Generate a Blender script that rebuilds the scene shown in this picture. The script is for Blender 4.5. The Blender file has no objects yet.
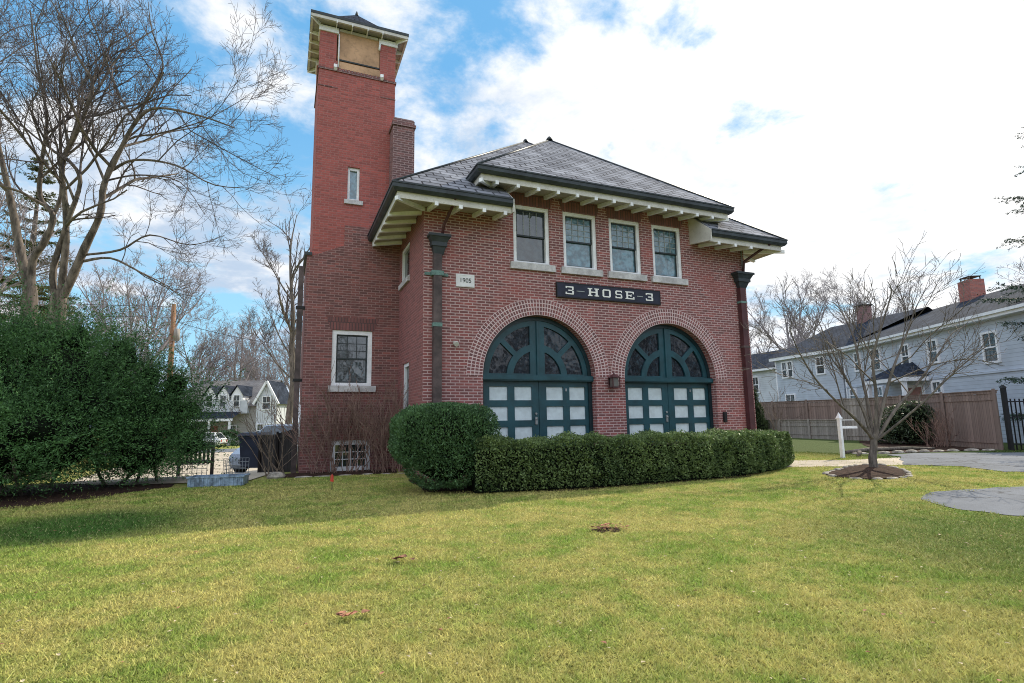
import bpy, math, random
import numpy as np
from mathutils import Vector, Matrix, Quaternion
from mathutils.geometry import tessellate_polygon
R = math.radians
PI = math.pi
scene = bpy.context.scene
col = scene.collection

# ------------------------------------------------------------------ tagging
def tag(o, label=None, cat=None, group=None, kind=None):
    if label: o['label'] = label
    if cat: o['category'] = cat
    if group: o['group'] = group
    if kind: o['kind'] = kind
    return o

def thing(name, loc, label, cat, group=None, rz=0.0):
    o = bpy.data.objects.new(name, None)
    o.empty_display_size = 0.2
    col.objects.link(o)
    o.location = loc
    o.rotation_euler = (0, 0, rz)
    return tag(o, label, cat, group)

def root_loc(o):
    while o.parent: o = o.parent
    return Vector(o.location)

def copy_tree(o, parent=None):
    c = o.copy(); col.objects.link(c); c.parent = parent
    for ch in list(o.children):
        copy_tree(ch, c)
    return c

# ------------------------------------------------------------------ materials
def nt(name):
    m = bpy.data.materials.new(name); m.use_nodes = True
    n = m.node_tree; n.nodes.clear()
    out = n.nodes.new('ShaderNodeOutputMaterial')
    return m, n, out

class G:
    """small wrapper to write node graphs tersely"""
    def __init__(s, tree): s.t = tree
    def n(s, typ, **kw):
        d = s.t.nodes.new(typ)
        for k, v in kw.items():
            if k.startswith('i_'):
                key = k[2:]
                key = int(key) if key.isdigit() else key.replace('_', ' ')
                s.set(d.inputs[key], v)
            else:
                setattr(d, k, v)
        return d
    def set(s, inp, v):
        if isinstance(v, bpy.types.NodeSocket): s.t.links.new(v, inp)
        elif isinstance(v, (tuple, list)) and len(v) == 3 and inp.type == 'RGBA': inp.default_value = (*v, 1)
        else: inp.default_value = v
    def math(s, op, a, b=0.0, c=None, clamp=False):
        d = s.t.nodes.new('ShaderNodeMath'); d.operation = op; d.use_clamp = clamp
        s.set(d.inputs[0], a); s.set(d.inputs[1], b)
        if c is not None: s.set(d.inputs[2], c)
        return d.outputs[0]
    def mix(s, f, a, b, mode='MIX'):
        d = s.t.nodes.new('ShaderNodeMix'); d.data_type = 'RGBA'; d.blend_type = mode
        s.set(d.inputs[0], f); s.set(d.inputs[6], a); s.set(d.inputs[7], b)
        return d.outputs[2]
    def noise(s, vec, scale, detail=3, rough=0.55, dist=0.0):
        d = s.n('ShaderNodeTexNoise'); s.set(d.inputs['Scale'], scale)
        d.inputs['Detail'].default_value = detail; d.inputs['Roughness'].default_value = rough
        d.inputs['Distortion'].default_value = dist
        if vec is not None: s.set(d.inputs['Vector'], vec)
        return d.outputs['Fac']
    def ramp(s, f, lo, hi, a=0.0, b=1.0):
        d = s.n('ShaderNodeMapRange'); d.interpolation_type = 'SMOOTHSTEP'
        s.set(d.inputs[0], f); d.inputs[1].default_value = lo; d.inputs[2].default_value = hi
        d.inputs[3].default_value = a; d.inputs[4].default_value = b
        return d.outputs[0]
    def bump(s, h, strength=0.3, dist=0.01):
        d = s.n('ShaderNodeBump'); d.inputs['Strength'].default_value = strength
        d.inputs['Distance'].default_value = dist; s.set(d.inputs['Height'], h)
        return d.outputs[0]
    def bsdf(s, out, color, rough=0.6, spec=0.4, metal=0.0, normal=None, **kw):
        d = s.n('ShaderNodeBsdfPrincipled')
        s.set(d.inputs['Base Color'], color); s.set(d.inputs['Roughness'], rough)
        d.inputs['Specular IOR Level'].default_value = spec; d.inputs['Metallic'].default_value = metal
        if normal is not None: s.set(d.inputs['Normal'], normal)
        for k, v in kw.items(): s.set(d.inputs[k.replace('_', ' ')], v)
        s.t.links.new(d.outputs[0], out.inputs[0])
        return d

def objcoord(g): return g.n('ShaderNodeTexCoord').outputs['Object']

def m_paint(name, c, rough=0.55, var=0.12, scale=3.0, spec=0.35, metal=0.0, dirt=0.0, bump=0.0):
    m, t, out = nt(name); g = G(t); oc = objcoord(g)
    n1 = g.noise(oc, scale, 5, 0.6); n2 = g.noise(oc, scale * 9, 3)
    dark = tuple(v * (1 - var * 2) for v in c); light = tuple(min(1, v * (1 + var)) for v in c)
    cc = g.mix(g.ramp(n1, 0.3, 0.7), dark, light)
    if dirt: cc = g.mix(g.math('MULTIPLY', g.ramp(n2, 0.5, 0.75), dirt), cc, (0.08, 0.07, 0.06))
    r = g.math('ADD', g.math('MULTIPLY', n2, 0.2), rough - 0.1)
    nm = g.bump(n2, bump, 0.01) if bump else None
    g.bsdf(out, cc, r, spec, metal, nm)
    return m

def m_brick(name, c1, c2, mortar, bw=0.215, rh=0.0677, ms=0.011, offset=0.5, stain=0.25, red=None, bias=0.0, mottle=0.5, efflo=0.0):
    m, t, out = nt(name); g = G(t)
    uv = g.n('ShaderNodeTexCoord').outputs['UV']
    b = g.n('ShaderNodeTexBrick'); b.offset = offset
    g.set(b.inputs['Vector'], uv); g.set(b.inputs['Color1'], c1); g.set(b.inputs['Color2'], c2); g.set(b.inputs['Mortar'], mortar)
    b.inputs['Scale'].default_value = 1; b.inputs['Mortar Size'].default_value = ms; b.inputs['Mortar Smooth'].default_value = 0.25
    b.inputs['Bias'].default_value = bias; b.inputs['Brick Width'].default_value = bw; b.inputs['Row Height'].default_value = rh
    big = g.noise(uv, 0.55, 5, 0.65); mid = g.noise(uv, 3.1, 4, 0.6); fine = g.noise(uv, 60, 3, 0.6)
    # per brick extra tone: noise stretched to the brick cells
    mp = g.n('ShaderNodeMapping'); g.set(mp.inputs['Vector'], uv); mp.inputs['Scale'].default_value = (1 / bw, 1 / rh, 1)
    cell = g.n('ShaderNodeTexWhiteNoise'); cell.noise_dimensions = '2D'
    sn = g.n('ShaderNodeVectorMath', operation='FLOOR'); g.set(sn.inputs[0], mp.outputs[0]); g.set(cell.inputs['Vector'], sn.outputs[0])
    tone = g.math('MULTIPLY_ADD', cell.outputs['Value'], mottle, 1 - mottle * 0.5)
    cc = b.outputs['Color']
    vm = g.n('ShaderNodeMix'); vm.data_type = 'RGBA'; vm.blend_type = 'MULTIPLY'; vm.inputs[0].default_value = 1
    g.set(vm.inputs[6], cc)
    comb = g.n('ShaderNodeCombineColor')
    tone2 = g.mix(b.outputs['Fac'], (1, 1, 1), (1, 1, 1))
    for i in range(3): g.set(comb.inputs[i], tone)
    tmix = g.mix(b.outputs['Fac'], comb.outputs[0], (1, 1, 1))
    g.set(vm.inputs[7], tmix); cc = vm.outputs[2]
    if red: cc = g.mix(g.math('MULTIPLY', g.ramp(big, 0.5, 0.68), 0.55), cc, red)
    cc = g.mix(g.math('MULTIPLY', g.ramp(mid, 0.45, 0.8), stain), cc, tuple(v * 0.35 for v in c1))
    if efflo: cc = g.mix(g.math('MULTIPLY', g.ramp(g.noise(uv, 1.3, 6, 0.7), 0.6, 0.8), efflo), cc, (0.55, 0.48, 0.46))
    cc = g.mix(0.22, cc, g.mix(fine, (0.02, 0.015, 0.015), (0.5, 0.4, 0.4)))
    h = g.math('SUBTRACT', 1.0, b.outputs['Fac'])
    nm = g.bump(g.math('ADD', h, g.math('MULTIPLY', fine, 0.5)), 0.55, 0.008)
    g.bsdf(out, cc, 0.85, 0.2, 0, nm)
    return m

def m_glass(name, tint=(0.02, 0.03, 0.035), rough=0.03, wave=0.02, spec=0.9):
    m, t, out = nt(name); g = G(t); oc = objcoord(g)
    n = g.noise(oc, 2.5, 2); n2 = g.noise(oc, 9, 2)
    nm = g.bump(n, wave * 6, 0.05)
    c = g.mix(g.ramp(n2, 0.35, 0.7), tint, tuple(v * 2.2 for v in tint))
    g.bsdf(out, c, rough, spec, 0, nm, IOR=1.6)
    return m

def m_leaf(name, dark, light, trans=0.25, rough=0.5, spec=0.4, nscale=1.2):
    m, t, out = nt(name); g = G(t); oc = objcoord(g)
    at = g.n('ShaderNodeAttribute', attribute_name='rnd').outputs['Fac']
    n = g.noise(oc, nscale, 3)
    f = g.math('ADD', g.math('MULTIPLY', at, 0.65), g.math('MULTIPLY', g.ramp(n, 0.3, 0.7), 0.35))
    c = g.mix(f, dark, light)
    p = g.n('ShaderNodeBsdfPrincipled'); g.set(p.inputs['Base Color'], c); p.inputs['Roughness'].default_value = rough
    p.inputs['Specular IOR Level'].default_value = spec
    tr = g.n('ShaderNodeBsdfTranslucent'); g.set(tr.inputs[0], c)
    mx = g.n('ShaderNodeMixShader'); mx.inputs[0].default_value = trans
    t.links.new(p.outputs[0], mx.inputs[1]); t.links.new(tr.outputs[0], mx.inputs[2]); t.links.new(mx.outputs[0], out.inputs[0])
    return m

def m_bark(name, dark, light, scale=6.0):
    m, t, out = nt(name); g = G(t); oc = objcoord(g)
    mp = g.n('ShaderNodeMapping'); g.set(mp.inputs['Vector'], oc); mp.inputs['Scale'].default_value = (1, 1, 0.25)
    n = g.noise(mp.outputs[0], scale, 6, 0.7); n2 = g.noise(oc, 1.1, 3)
    c = g.mix(g.ramp(n, 0.3, 0.7), dark, light)
    c = g.mix(g.math('MULTIPLY', g.ramp(n2, 0.5, 0.7), 0.3), c, (0.10, 0.11, 0.06))
    g.bsdf(out, c, 0.9, 0.15, 0, g.bump(n, 0.6, 0.03))
    return m

def m_siding(name, c, pitch=0.13):
    m, t, out = nt(name); g = G(t); oc = objcoord(g)
    z = g.n('ShaderNodeSeparateXYZ'); g.set(z.inputs[0], oc)
    fr = g.math('FRACT', g.math('DIVIDE', z.outputs[2], pitch))
    n = g.noise(oc, 1.3, 4)
    cc = g.mix(g.ramp(n, 0.3, 0.7), tuple(v * .88 for v in c), tuple(min(1, v * 1.06) for v in c))
    cc = g.mix(g.math('MULTIPLY', g.ramp(fr, 0.16, 0.04), 0.55), cc, tuple(v * 0.35 for v in c))
    g.bsdf(out, cc, 0.6, 0.3, 0, g.bump(fr, 0.6, 0.02))
    return m

def m_slate(name, c1, c2, gap, bw=0.26, rh=0.16, grit=0.15):
    m, t, out = nt(name); g = G(t)
    uv = g.n('ShaderNodeTexCoord').outputs['UV']
    b = g.n('ShaderNodeTexBrick'); b.offset = 0.5
    g.set(b.inputs['Vector'], uv); g.set(b.inputs['Color1'], c1); g.set(b.inputs['Color2'], c2); g.set(b.inputs['Mortar'], gap)
    b.inputs['Scale'].default_value = 1; b.inputs['Mortar Size'].default_value = bw * .05; b.inputs['Mortar Smooth'].default_value = 0.3
    b.inputs['Brick Width'].default_value = bw; b.inputs['Row Height'].default_value = rh
    sx = g.n('ShaderNodeSeparateXYZ'); g.set(sx.inputs[0], uv)
    fr = g.math('FRACT', g.math('DIVIDE', sx.outputs[1], rh))
    n = g.noise(uv, 1.2, 4); n2 = g.noise(uv, 30, 3)
    cc = g.mix(g.math('MULTIPLY', g.ramp(fr, 0.35, 0.0), 0.6), b.outputs['Color'], tuple(v * 0.3 for v in c1))
    cc = g.mix(g.math('MULTIPLY', g.ramp(n, 0.45, 0.7), 0.35), cc, tuple(v * 1.7 for v in c2))
    cc = g.mix(grit, cc, g.mix(n2, (0.02, 0.02, 0.02), (0.35, 0.35, 0.37)))
    g.bsdf(out, cc, 0.92, 0.02, 0, g.bump(g.math('SUBTRACT', g.math('SUBTRACT', 1.0, b.outputs['Fac']), fr), 0.8, 0.02))
    return m

M = {}
M['brick'] = m_brick('brick', (0.30, 0.072, 0.064), (0.155, 0.044, 0.045), (0.56, 0.40, 0.39), ms=0.0118, stain=0.25, red=(0.34, 0.066, 0.054))
M['brick_arch'] = m_brick('brick_arch', (0.25, 0.072, 0.070), (0.14, 0.050, 0.053), (0.72, 0.55, 0.55), bw=0.076, rh=0.101, ms=0.0125, offset=0.0, stain=0.15)
M['brick_soldier'] = m_brick('brick_soldier', (0.25, 0.080, 0.072), (0.15, 0.052, 0.052), (0.07, 0.035, 0.035), bw=0.080, rh=0.43, ms=0.012, offset=0.5, stain=0.2)
M['brick_side'] = m_brick('brick_side', (0.27, 0.076, 0.068), (0.20, 0.058, 0.056), (0.33, 0.165, 0.155), ms=0.008, stain=0.2)
M['brick_old'] = m_brick('brick_old', (0.245, 0.068, 0.058), (0.135, 0.044, 0.042), (0.34, 0.20, 0.185), ms=0.010, stain=0.4, mottle=0.7, efflo=0.25)
M['brick_tower'] = m_brick('brick_tower', (0.41, 0.080, 0.064), (0.32, 0.066, 0.055), (0.38, 0.145, 0.13), ms=0.009, stain=0.25, mottle=0.45)
M['brick_chimney'] = m_brick('brick_chimney', (0.19, 0.070, 0.066), (0.10, 0.045, 0.050), (0.34, 0.23, 0.23), ms=0.012, stain=0.5, mottle=0.8)
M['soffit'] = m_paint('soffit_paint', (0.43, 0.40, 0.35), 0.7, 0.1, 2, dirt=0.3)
M['white'] = m_paint('white_paint', (0.84, 0.86, 0.90), 0.5, 0.06, 3, dirt=0.12)
M['cream'] = m_paint('cream_paint', (0.60, 0.585, 0.55), 0.6, 0.08, 2, dirt=0.2)
M['stone'] = m_paint('pale_stone', (0.56, 0.55, 0.56), 0.8, 0.14, 5, dirt=0.3, bump=0.3)
M['plaque'] = m_paint('plaque_stone', (0.74, 0.74, 0.76), 0.7, 0.05, 5)
M['gutter'] = m_paint('dark_gutter', (0.035, 0.045, 0.052), 0.45, 0.2, 4)
M['teal'] = m_paint('teal_paint', (0.010, 0.062, 0.082), 0.38, 0.15, 3, spec=0.5)
M['teal_dark'] = m_paint('teal_dark', (0.006, 0.026, 0.034), 0.4, 0.15, 3, spec=0.5)
M['sash'] = m_paint('dark_sash', (0.03, 0.04, 0.045), 0.5, 0.15, 4)
M['muntin'] = m_paint('grey_muntin', (0.30, 0.33, 0.34), 0.5, 0.1, 4)
M['copper'] = m_paint('old_copper', (0.095, 0.068, 0.066), 0.55, 0.3, 3, spec=0.4, dirt=0.2)
M['patina'] = m_paint('green_patina', (0.13, 0.22, 0.20), 0.7, 0.2, 8)
M['maroon'] = m_paint('maroon_pipe', (0.085, 0.032, 0.036), 0.5, 0.15, 3)
M['slate'] = m_slate('slate', (0.14, 0.15, 0.18), (0.27, 0.285, 0.325), (0.012, 0.012, 0.018), .42, .22)
M['plywood'] = m_paint('plywood', (0.50, 0.31, 0.19), 0.8, 0.18, 1.5, dirt=0.3)
M['glass'] = m_glass('window_glass')
M['glass_blue'] = m_glass('leaded_glass', (0.06, 0.12, 0.155), 0.12, 0.08)
M['glass_dark'] = m_glass('fanlight_glass', (0.006, 0.009, 0.014), 0.05, 0.05, 0.45)
M['frost'] = m_paint('frosted_pane', (0.60, 0.69, 0.73), 0.35, 0.06, 6, spec=0.5)
M['sign'] = m_paint('sign_navy', (0.018, 0.022, 0.045), 0.5, 0.15, 5)
M['black'] = m_paint('black_metal', (0.012, 0.012, 0.014), 0.5, 0.2, 5)
M['letter'] = m_paint('sign_letter', (0.82, 0.82, 0.80), 0.5, 0.04, 5)
M['bark'] = m_bark('bark', (0.055, 0.048, 0.044), (0.23, 0.195, 0.17))
M['twig'] = m_bark('twig', (0.07, 0.060, 0.064), (0.19, 0.16, 0.157))
M['bark_grey'] = m_bark('bark_grey', (0.075, 0.066, 0.060), (0.23, 0.20, 0.175), 10)
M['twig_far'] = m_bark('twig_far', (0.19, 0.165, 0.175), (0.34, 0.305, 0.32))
M['twig_red'] = m_bark('twig_red', (0.16, 0.10, 0.085), (0.36, 0.245, 0.20), 12)
M['twig_pale'] = m_bark('twig_pale', (0.12, 0.09, 0.07), (0.30, 0.24, 0.19), 12)
M['yew'] = m_leaf('yew_needles', (0.010, 0.038, 0.015), (0.125, 0.27, 0.085), 0.12, 0.55, 0.25, 0.8)
M['box'] = m_leaf('round_bush_leaf', (0.014, 0.045, 0.020), (0.13, 0.25, 0.095), 0.14, 0.5, 0.3, 2)
M['hedge'] = m_leaf('hedge_leaf', (0.018, 0.050, 0.018), (0.24, 0.33, 0.12), 0.18, 0.5, 0.3, 2)
M['rhodo'] = m_leaf('broad_leaf', (0.02, 0.04, 0.018), (0.08, 0.12, 0.05), 0.15, 0.45, 0.5, 2)
M['spruce'] = m_leaf('spruce_needles', (0.012, 0.035, 0.022), (0.06, 0.105, 0.065), 0.1, 0.6, 0.2, 1)
M['pine'] = m_leaf('pine_needles', (0.035, 0.055, 0.022), (0.14, 0.15, 0.06), 0.15, 0.6, 0.2, .6)
M['arbor'] = m_leaf('arborvitae', (0.02, 0.045, 0.018), (0.09, 0.12, 0.05), 0.12, 0.6, 0.2, 1)
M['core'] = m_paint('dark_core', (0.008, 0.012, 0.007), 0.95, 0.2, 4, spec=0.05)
M['mulch'] = m_paint('mulch', (0.055, 0.032, 0.024), 0.95, 0.4, 14, spec=0.1, bump=1.0)
M['asphalt'] = m_paint('asphalt', (0.105, 0.115, 0.135), 0.85, 0.2, 2.2, spec=0.25, bump=0.5, dirt=0.3)
M['concrete'] = m_paint('concrete', (0.40, 0.36, 0.29), 0.9, 0.18, 1.2, spec=0.2, dirt=0.2, bump=0.3)
def m_paving(name, c, crack=.5, scale=1.0):
    m, t, out = nt(name); g = G(t); oc = objcoord(g)
    v = g.n('ShaderNodeTexVoronoi'); v.feature = 'DISTANCE_TO_EDGE'; v.inputs['Scale'].default_value = .55 * scale
    wv = g.n('ShaderNodeVectorMath', operation='ADD'); nz = g.n('ShaderNodeTexNoise'); nz.inputs['Scale'].default_value = 1.6; nz.inputs['Detail'].default_value = 5; g.set(nz.inputs['Vector'], oc)
    g.set(wv.inputs[0], oc); g.set(wv.inputs[1], nz.outputs['Color']); g.set(v.inputs['Vector'], wv.outputs[0])
    big = g.noise(oc, .7, 5, .65); mid = g.noise(oc, 5, 4, .6); fine = g.noise(oc, 90, 3, .7)
    cc = g.mix(g.ramp(big, .3, .7), tuple(x * .72 for x in c), tuple(x * 1.25 for x in c))
    cc = g.mix(g.math('MULTIPLY', g.ramp(mid, .5, .75), .35), cc, tuple(x * .45 for x in c))
    cc = g.mix(g.math('MULTIPLY', g.ramp(fine, .35, .7), .5), tuple(x * .6 for x in c), cc) if False else g.mix(.35, cc, g.mix(fine, tuple(x * .3 for x in c), tuple(min(1, x * 2.1) for x in c)))
    cc = g.mix(g.math('MULTIPLY', g.ramp(v.outputs['Distance'], .02, .0), crack), cc, (0.02, 0.02, 0.018))
    g.bsdf(out, cc, .9, .15, 0, g.bump(fine, .6, .008)); return m
M['asphalt'] = m_paving('asphalt', (0.135, 0.148, 0.172), .7)
M['concrete'] = m_paving('concrete', (0.42, 0.37, 0.30), .5, .7)
M['rock'] = m_paint('edging_rock', (0.36, 0.33, 0.29), 0.9, 0.3, 6, spec=0.2, dirt=0.3, bump=0.6)
def m_wood(name, c, pitch=.14):
    m, t, out = nt(name); g = G(t); oc = objcoord(g)
    mp = g.n('ShaderNodeMapping'); g.set(mp.inputs['Vector'], oc); mp.inputs['Scale'].default_value = (9, 9, .5)
    n = g.noise(mp.outputs[0], 2.0, 4, .6); s_ = g.n('ShaderNodeSeparateXYZ'); g.set(s_.inputs[0], oc)
    bi = g.n('ShaderNodeTexWhiteNoise'); bi.noise_dimensions = '1D'; g.set(bi.inputs['W'], g.math('FLOOR', g.math('DIVIDE', s_.outputs[0], pitch)))
    k = g.math('ADD', g.math('MULTIPLY', bi.outputs['Value'], .5), g.math('MULTIPLY', n, .5))
    cc = g.mix(k, tuple(v * .62 for v in c), tuple(min(1, v * 1.35) for v in c))
    fr = g.math('FRACT', g.math('DIVIDE', s_.outputs[0], pitch))
    cc = g.mix(g.math('MULTIPLY', g.ramp(fr, .9, .96), .75), cc, tuple(v * .15 for v in c))
    g.bsdf(out, cc, .9, .15, 0, g.bump(n, .4, .01)); return m
M['fence_brown'] = m_wood('brown_board', (0.27, 0.205, 0.178))
M['fence_grey'] = m_wood('grey_board', (0.32, 0.295, 0.27))
M['fence_dark'] = m_paint('dark_board', (0.020, 0.017, 0.017), 0.85, 0.2, 3)
M['siding_blue'] = m_siding('blue_siding', (0.52, 0.58, 0.67), 0.16)
M['siding_white'] = m_siding('white_siding', (0.62, 0.66, 0.72), 0.14)
M['siding_grey'] = m_siding('grey_siding', (0.46, 0.44, 0.42), 0.18)
M['shingle'] = m_slate('asphalt_shingle', (0.030, 0.040, 0.060), (0.048, 0.060, 0.085), (0.012, 0.012, 0.016), 0.3, 0.15, 0.03)
M['shingle_grey'] = m_slate('grey_shingle', (0.20, 0.19, 0.19), (0.26, 0.25, 0.25), (0.1, 0.1, 0.1), 0.3, 0.15)
M['brick_plain'] = m_brick('brick_plain', (0.46, 0.13, 0.09), (0.36, 0.10, 0.08), (0.3, 0.2, 0.18), ms=0.01)
M['red_door'] = m_paint('red_door', (0.36, 0.16, 0.13), 0.5, 0.1)
M['bin'] = m_paint('bin_navy', (0.022, 0.030, 0.055), 0.45, 0.15, 4)
M['rubber'] = m_paint('rubber', (0.012, 0.012, 0.012), 0.8, 0.2)
M['alloy'] = m_paint('alloy', (0.35, 0.36, 0.38), 0.35, 0.1, metal=0.7)
M['car_silver'] = m_paint('silver_blue_paint', (0.30, 0.36, 0.46), 0.25, 0.05, 2, spec=0.6, metal=0.35)
M['car_white'] = m_paint('white_car_paint', (0.70, 0.72, 0.75), 0.25, 0.03, 2, spec=0.6)
M['car_glass'] = m_glass('car_glass', (0.012, 0.015, 0.018), 0.04, 0.01, 0.9)
M['lamp_red'] = m_paint('tail_red', (0.40, 0.02, 0.015), 0.3, 0.1)
M['lamp_clear'] = m_paint('head_clear', (0.62, 0.66, 0.70), 0.15, 0.05, spec=0.8)
M['crate'] = m_paint('blue_plastic', (0.24, 0.33, 0.44), 0.35, 0.3, 9, spec=0.5)
M['wire'] = m_paint('grey_wire', (0.28, 0.31, 0.34), 0.5, 0.1, metal=0.3)
M['flag'] = m_paint('red_flag', (0.62, 0.05, 0.03), 0.6, 0.1)
M['pole'] = m_bark('pole_wood', (0.16, 0.085, 0.05), (0.34, 0.20, 0.125), 5)
M['leaf_brown'] = m_paint('dead_leaf', (0.36, 0.17, 0.10), 0.8, 0.35, 9)
M['leaf_pale'] = m_paint('pale_leaf', (0.50, 0.42, 0.27), 0.8, 0.25, 9)
M['lantern_glass'] = m_paint('lantern_glass', (0.14, 0.13, 0.12), 0.2, 0.1, spec=0.7)

# ------------------------------------------------------------------ mesh builder
class MB:
    def __init__(s): s.v = []; s.f = []; s.uv = {}; s.smooth = set()
    def face(s, pts, uvs=None):
        i0 = len(s.v); s.v += [tuple(p) for p in pts]; s.f.append(tuple(range(i0, i0 + len(pts))))
        if uvs: s.uv[len(s.f) - 1] = uvs
        return s
    def box(s, x0, x1, y0, y1, z0, z1):
        P = [(x0, y0, z0), (x1, y0, z0), (x1, y1, z0), (x0, y1, z0), (x0, y0, z1), (x1, y0, z1), (x1, y1, z1), (x0, y1, z1)]
        for q in ((3, 2, 1, 0), (4, 5, 6, 7), (0, 1, 5, 4), (1, 2, 6, 5), (2, 3, 7, 6), (3, 0, 4, 7)): s.face([P[i] for i in q])
        return s
    def hexa(s, bot, top):
        n = len(bot)
        s.face(list(reversed(bot))); s.face(top)
        for i in range(n):
            j = (i + 1) % n; s.face([bot[i], bot[j], top[j], top[i]])
        return s
    def obox(s, p, q, w, h, up=(0, 0, 1)):
        """beam of width w, height h from p to q"""
        p = Vector(p); q = Vector(q); d = (q - p).normalized(); up = Vector(up)
        a = d.cross(up)
        if a.length < 1e-4: a = d.cross(Vector((1, 0, 0)))
        a.normalize(); b = a.cross(d)
        A = [p + a * sx * w / 2 + b * sy * h / 2 for sx, sy in ((-1, -1), (1, -1), (1, 1), (-1, 1))]
        B = [q + a * sx * w / 2 + b * sy * h / 2 for sx, sy in ((-1, -1), (1, -1), (1, 1), (-1, 1))]
        return s.hexa(A, B)
    def tube(s, pts, rad, n=8, cap=True, smooth=True):
        pts = [Vector(p) for p in pts]
        if not isinstance(rad, (list, tuple)): rad = [rad] * len(pts)
        i0 = len(s.v); m = len(pts)
        t = (pts[1] - pts[0]).normalized()
        a = t.cross(Vector((0.13, 0.31, 0.94)))
        if a.length < 1e-3: a = t.cross(Vector((1, 0, 0)))
        a.normalize()
        for k in range(m):
            if k == 0: t = pts[1] - pts[0]
            elif k == m - 1: t = pts[-1] - pts[-2]
            else: t = pts[k + 1] - pts[k - 1]
            t = t.normalized(); a = (a - t * a.dot(t))
            if a.length < 1e-5: a = t.orthogonal()
            a.normalize(); b = t.cross(a); r = rad[k]
            for i in range(n):
                an = 2 * PI * i / n
                s.v.append(tuple(pts[k] + (a * math.cos(an) + b * math.sin(an)) * r))
        for k in range(m - 1):
            for i in range(n):
                j = (i + 1) % n
                s.f.append((i0 + k * n + i, i0 + k * n + j, i0 + (k + 1) * n + j, i0 + (k + 1) * n + i))
                if smooth: s.smooth.add(len(s.f) - 1)
        if cap:
            s.f.append(tuple(i0 + i for i in reversed(range(n)))); s.f.append(tuple(i0 + (m - 1) * n + i for i in range(n)))
        return s
    def poly3(s, outline, holes, fn, flip=False):
        """tessellated 2d polygon with holes mapped to 3d by fn"""
        rings = [outline] + list(holes)
        flat = [p for r in rings for p in r]
        tri = tessellate_polygon([[Vector((a, b, 0)) for a, b in r] for r in rings])
        for t in tri:
            p = [flat[i] for i in t]
            ar = (p[1][0] - p[0][0]) * (p[2][1] - p[0][1]) - (p[2][0] - p[0][0]) * (p[1][1] - p[0][1])
            if (ar < 0) != flip: p = p[::-1]
            s.face([fn(*q) for q in p])
        return s
    def build(s, name, mat, parent=None, local=False, uv=True):
        me = bpy.data.meshes.new(name)
        off = Vector((0, 0, 0))
        if parent is not None and not local: off = root_loc(parent)
        me.from_pydata([(a - off.x, b - off.y, c - off.z) for a, b, c in s.v], [], s.f)
        uvl = me.uv_layers.new(name='UVMap') if uv else None
        data = [0.0] * (2 * len(me.loops))
        Z = Vector((0, 0, 1))
        for fi, poly in enumerate(me.polygons if uv else []):
            cu = s.uv.get(fi)
            if cu:
                for k, li in enumerate(poly.loop_indices): data[2 * li], data[2 * li + 1] = cu[k]
            else:
                n = poly.normal
                if abs(n.z) > 0.985: t = Vector((1, 0, 0)); b = Vector((0, 1, 0))
                else:
                    t = Z.cross(n).normalized(); b = n.cross(t)
                for li in poly.loop_indices:
                    p = Vector(s.v[me.loops[li].vertex_index])
                    data[2 * li] = p.dot(t); data[2 * li + 1] = p.dot(b)
        if uv: uvl.data.foreach_set('uv', data)
        if s.smooth:
            sm = [i in s.smooth for i in range(len(me.polygons))]
            me.polygons.foreach_set('use_smooth', sm)
        me.materials.append(mat if not isinstance(mat, str) else M[mat])
        o = bpy.data.objects.new(name, me); col.objects.link(o)
        if parent is not None: o.parent = parent
        return o

def arc(cx, cz, r, a0, a1, n): return [(cx + r * math.cos(a0 + (a1 - a0) * i / n), cz + r * math.sin(a0 + (a1 - a0) * i / n)) for i in range(n + 1)]

def extrude_xz(mb, outline, holes, y0, y1):
    """solid plate in the xz plane between y0 (front) and y1"""
    mb.poly3(outline, holes, lambda a, b: (a, y0, b))
    mb.poly3(outline, holes, lambda a, b: (a, y1, b), flip=True)
    for k, ring in enumerate([outline] + list(holes)):
        ar = sum(ring[i][0] * ring[(i + 1) % len(ring)][1] - ring[(i + 1) % len(ring)][0] * ring[i][1] for i in range(len(ring)))
        r = ring if (ar > 0) == (k == 0) else ring[::-1]
        for i in range(len(r)):
            a, b = r[i], r[(i + 1) % len(r)]
            mb.face([(a[0], y0, a[1]), (a[0], y1, a[1]), (b[0], y1, b[1]), (b[0], y0, b[1])])
    return mb

def wall(outline, holes, fn, fn_in):
    """brick sheet with openings; fn maps (u,z) to the face, fn_in to the inner reveal line"""
    mb = MB(); mb.poly3(outline, holes, fn)
    for ring in holes:
        ar = sum(ring[i][0] * ring[(i + 1) % len(ring)][1] - ring[(i + 1) % len(ring)][0] * ring[i][1] for i in range(len(ring)))
        r = ring if ar < 0 else ring[::-1]
        for i in range(len(r)):
            a, b = r[i], r[(i + 1) % len(r)]
            mb.face([fn(*a), fn_in(*a), fn_in(*b), fn(*b)])
    return mb

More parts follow.
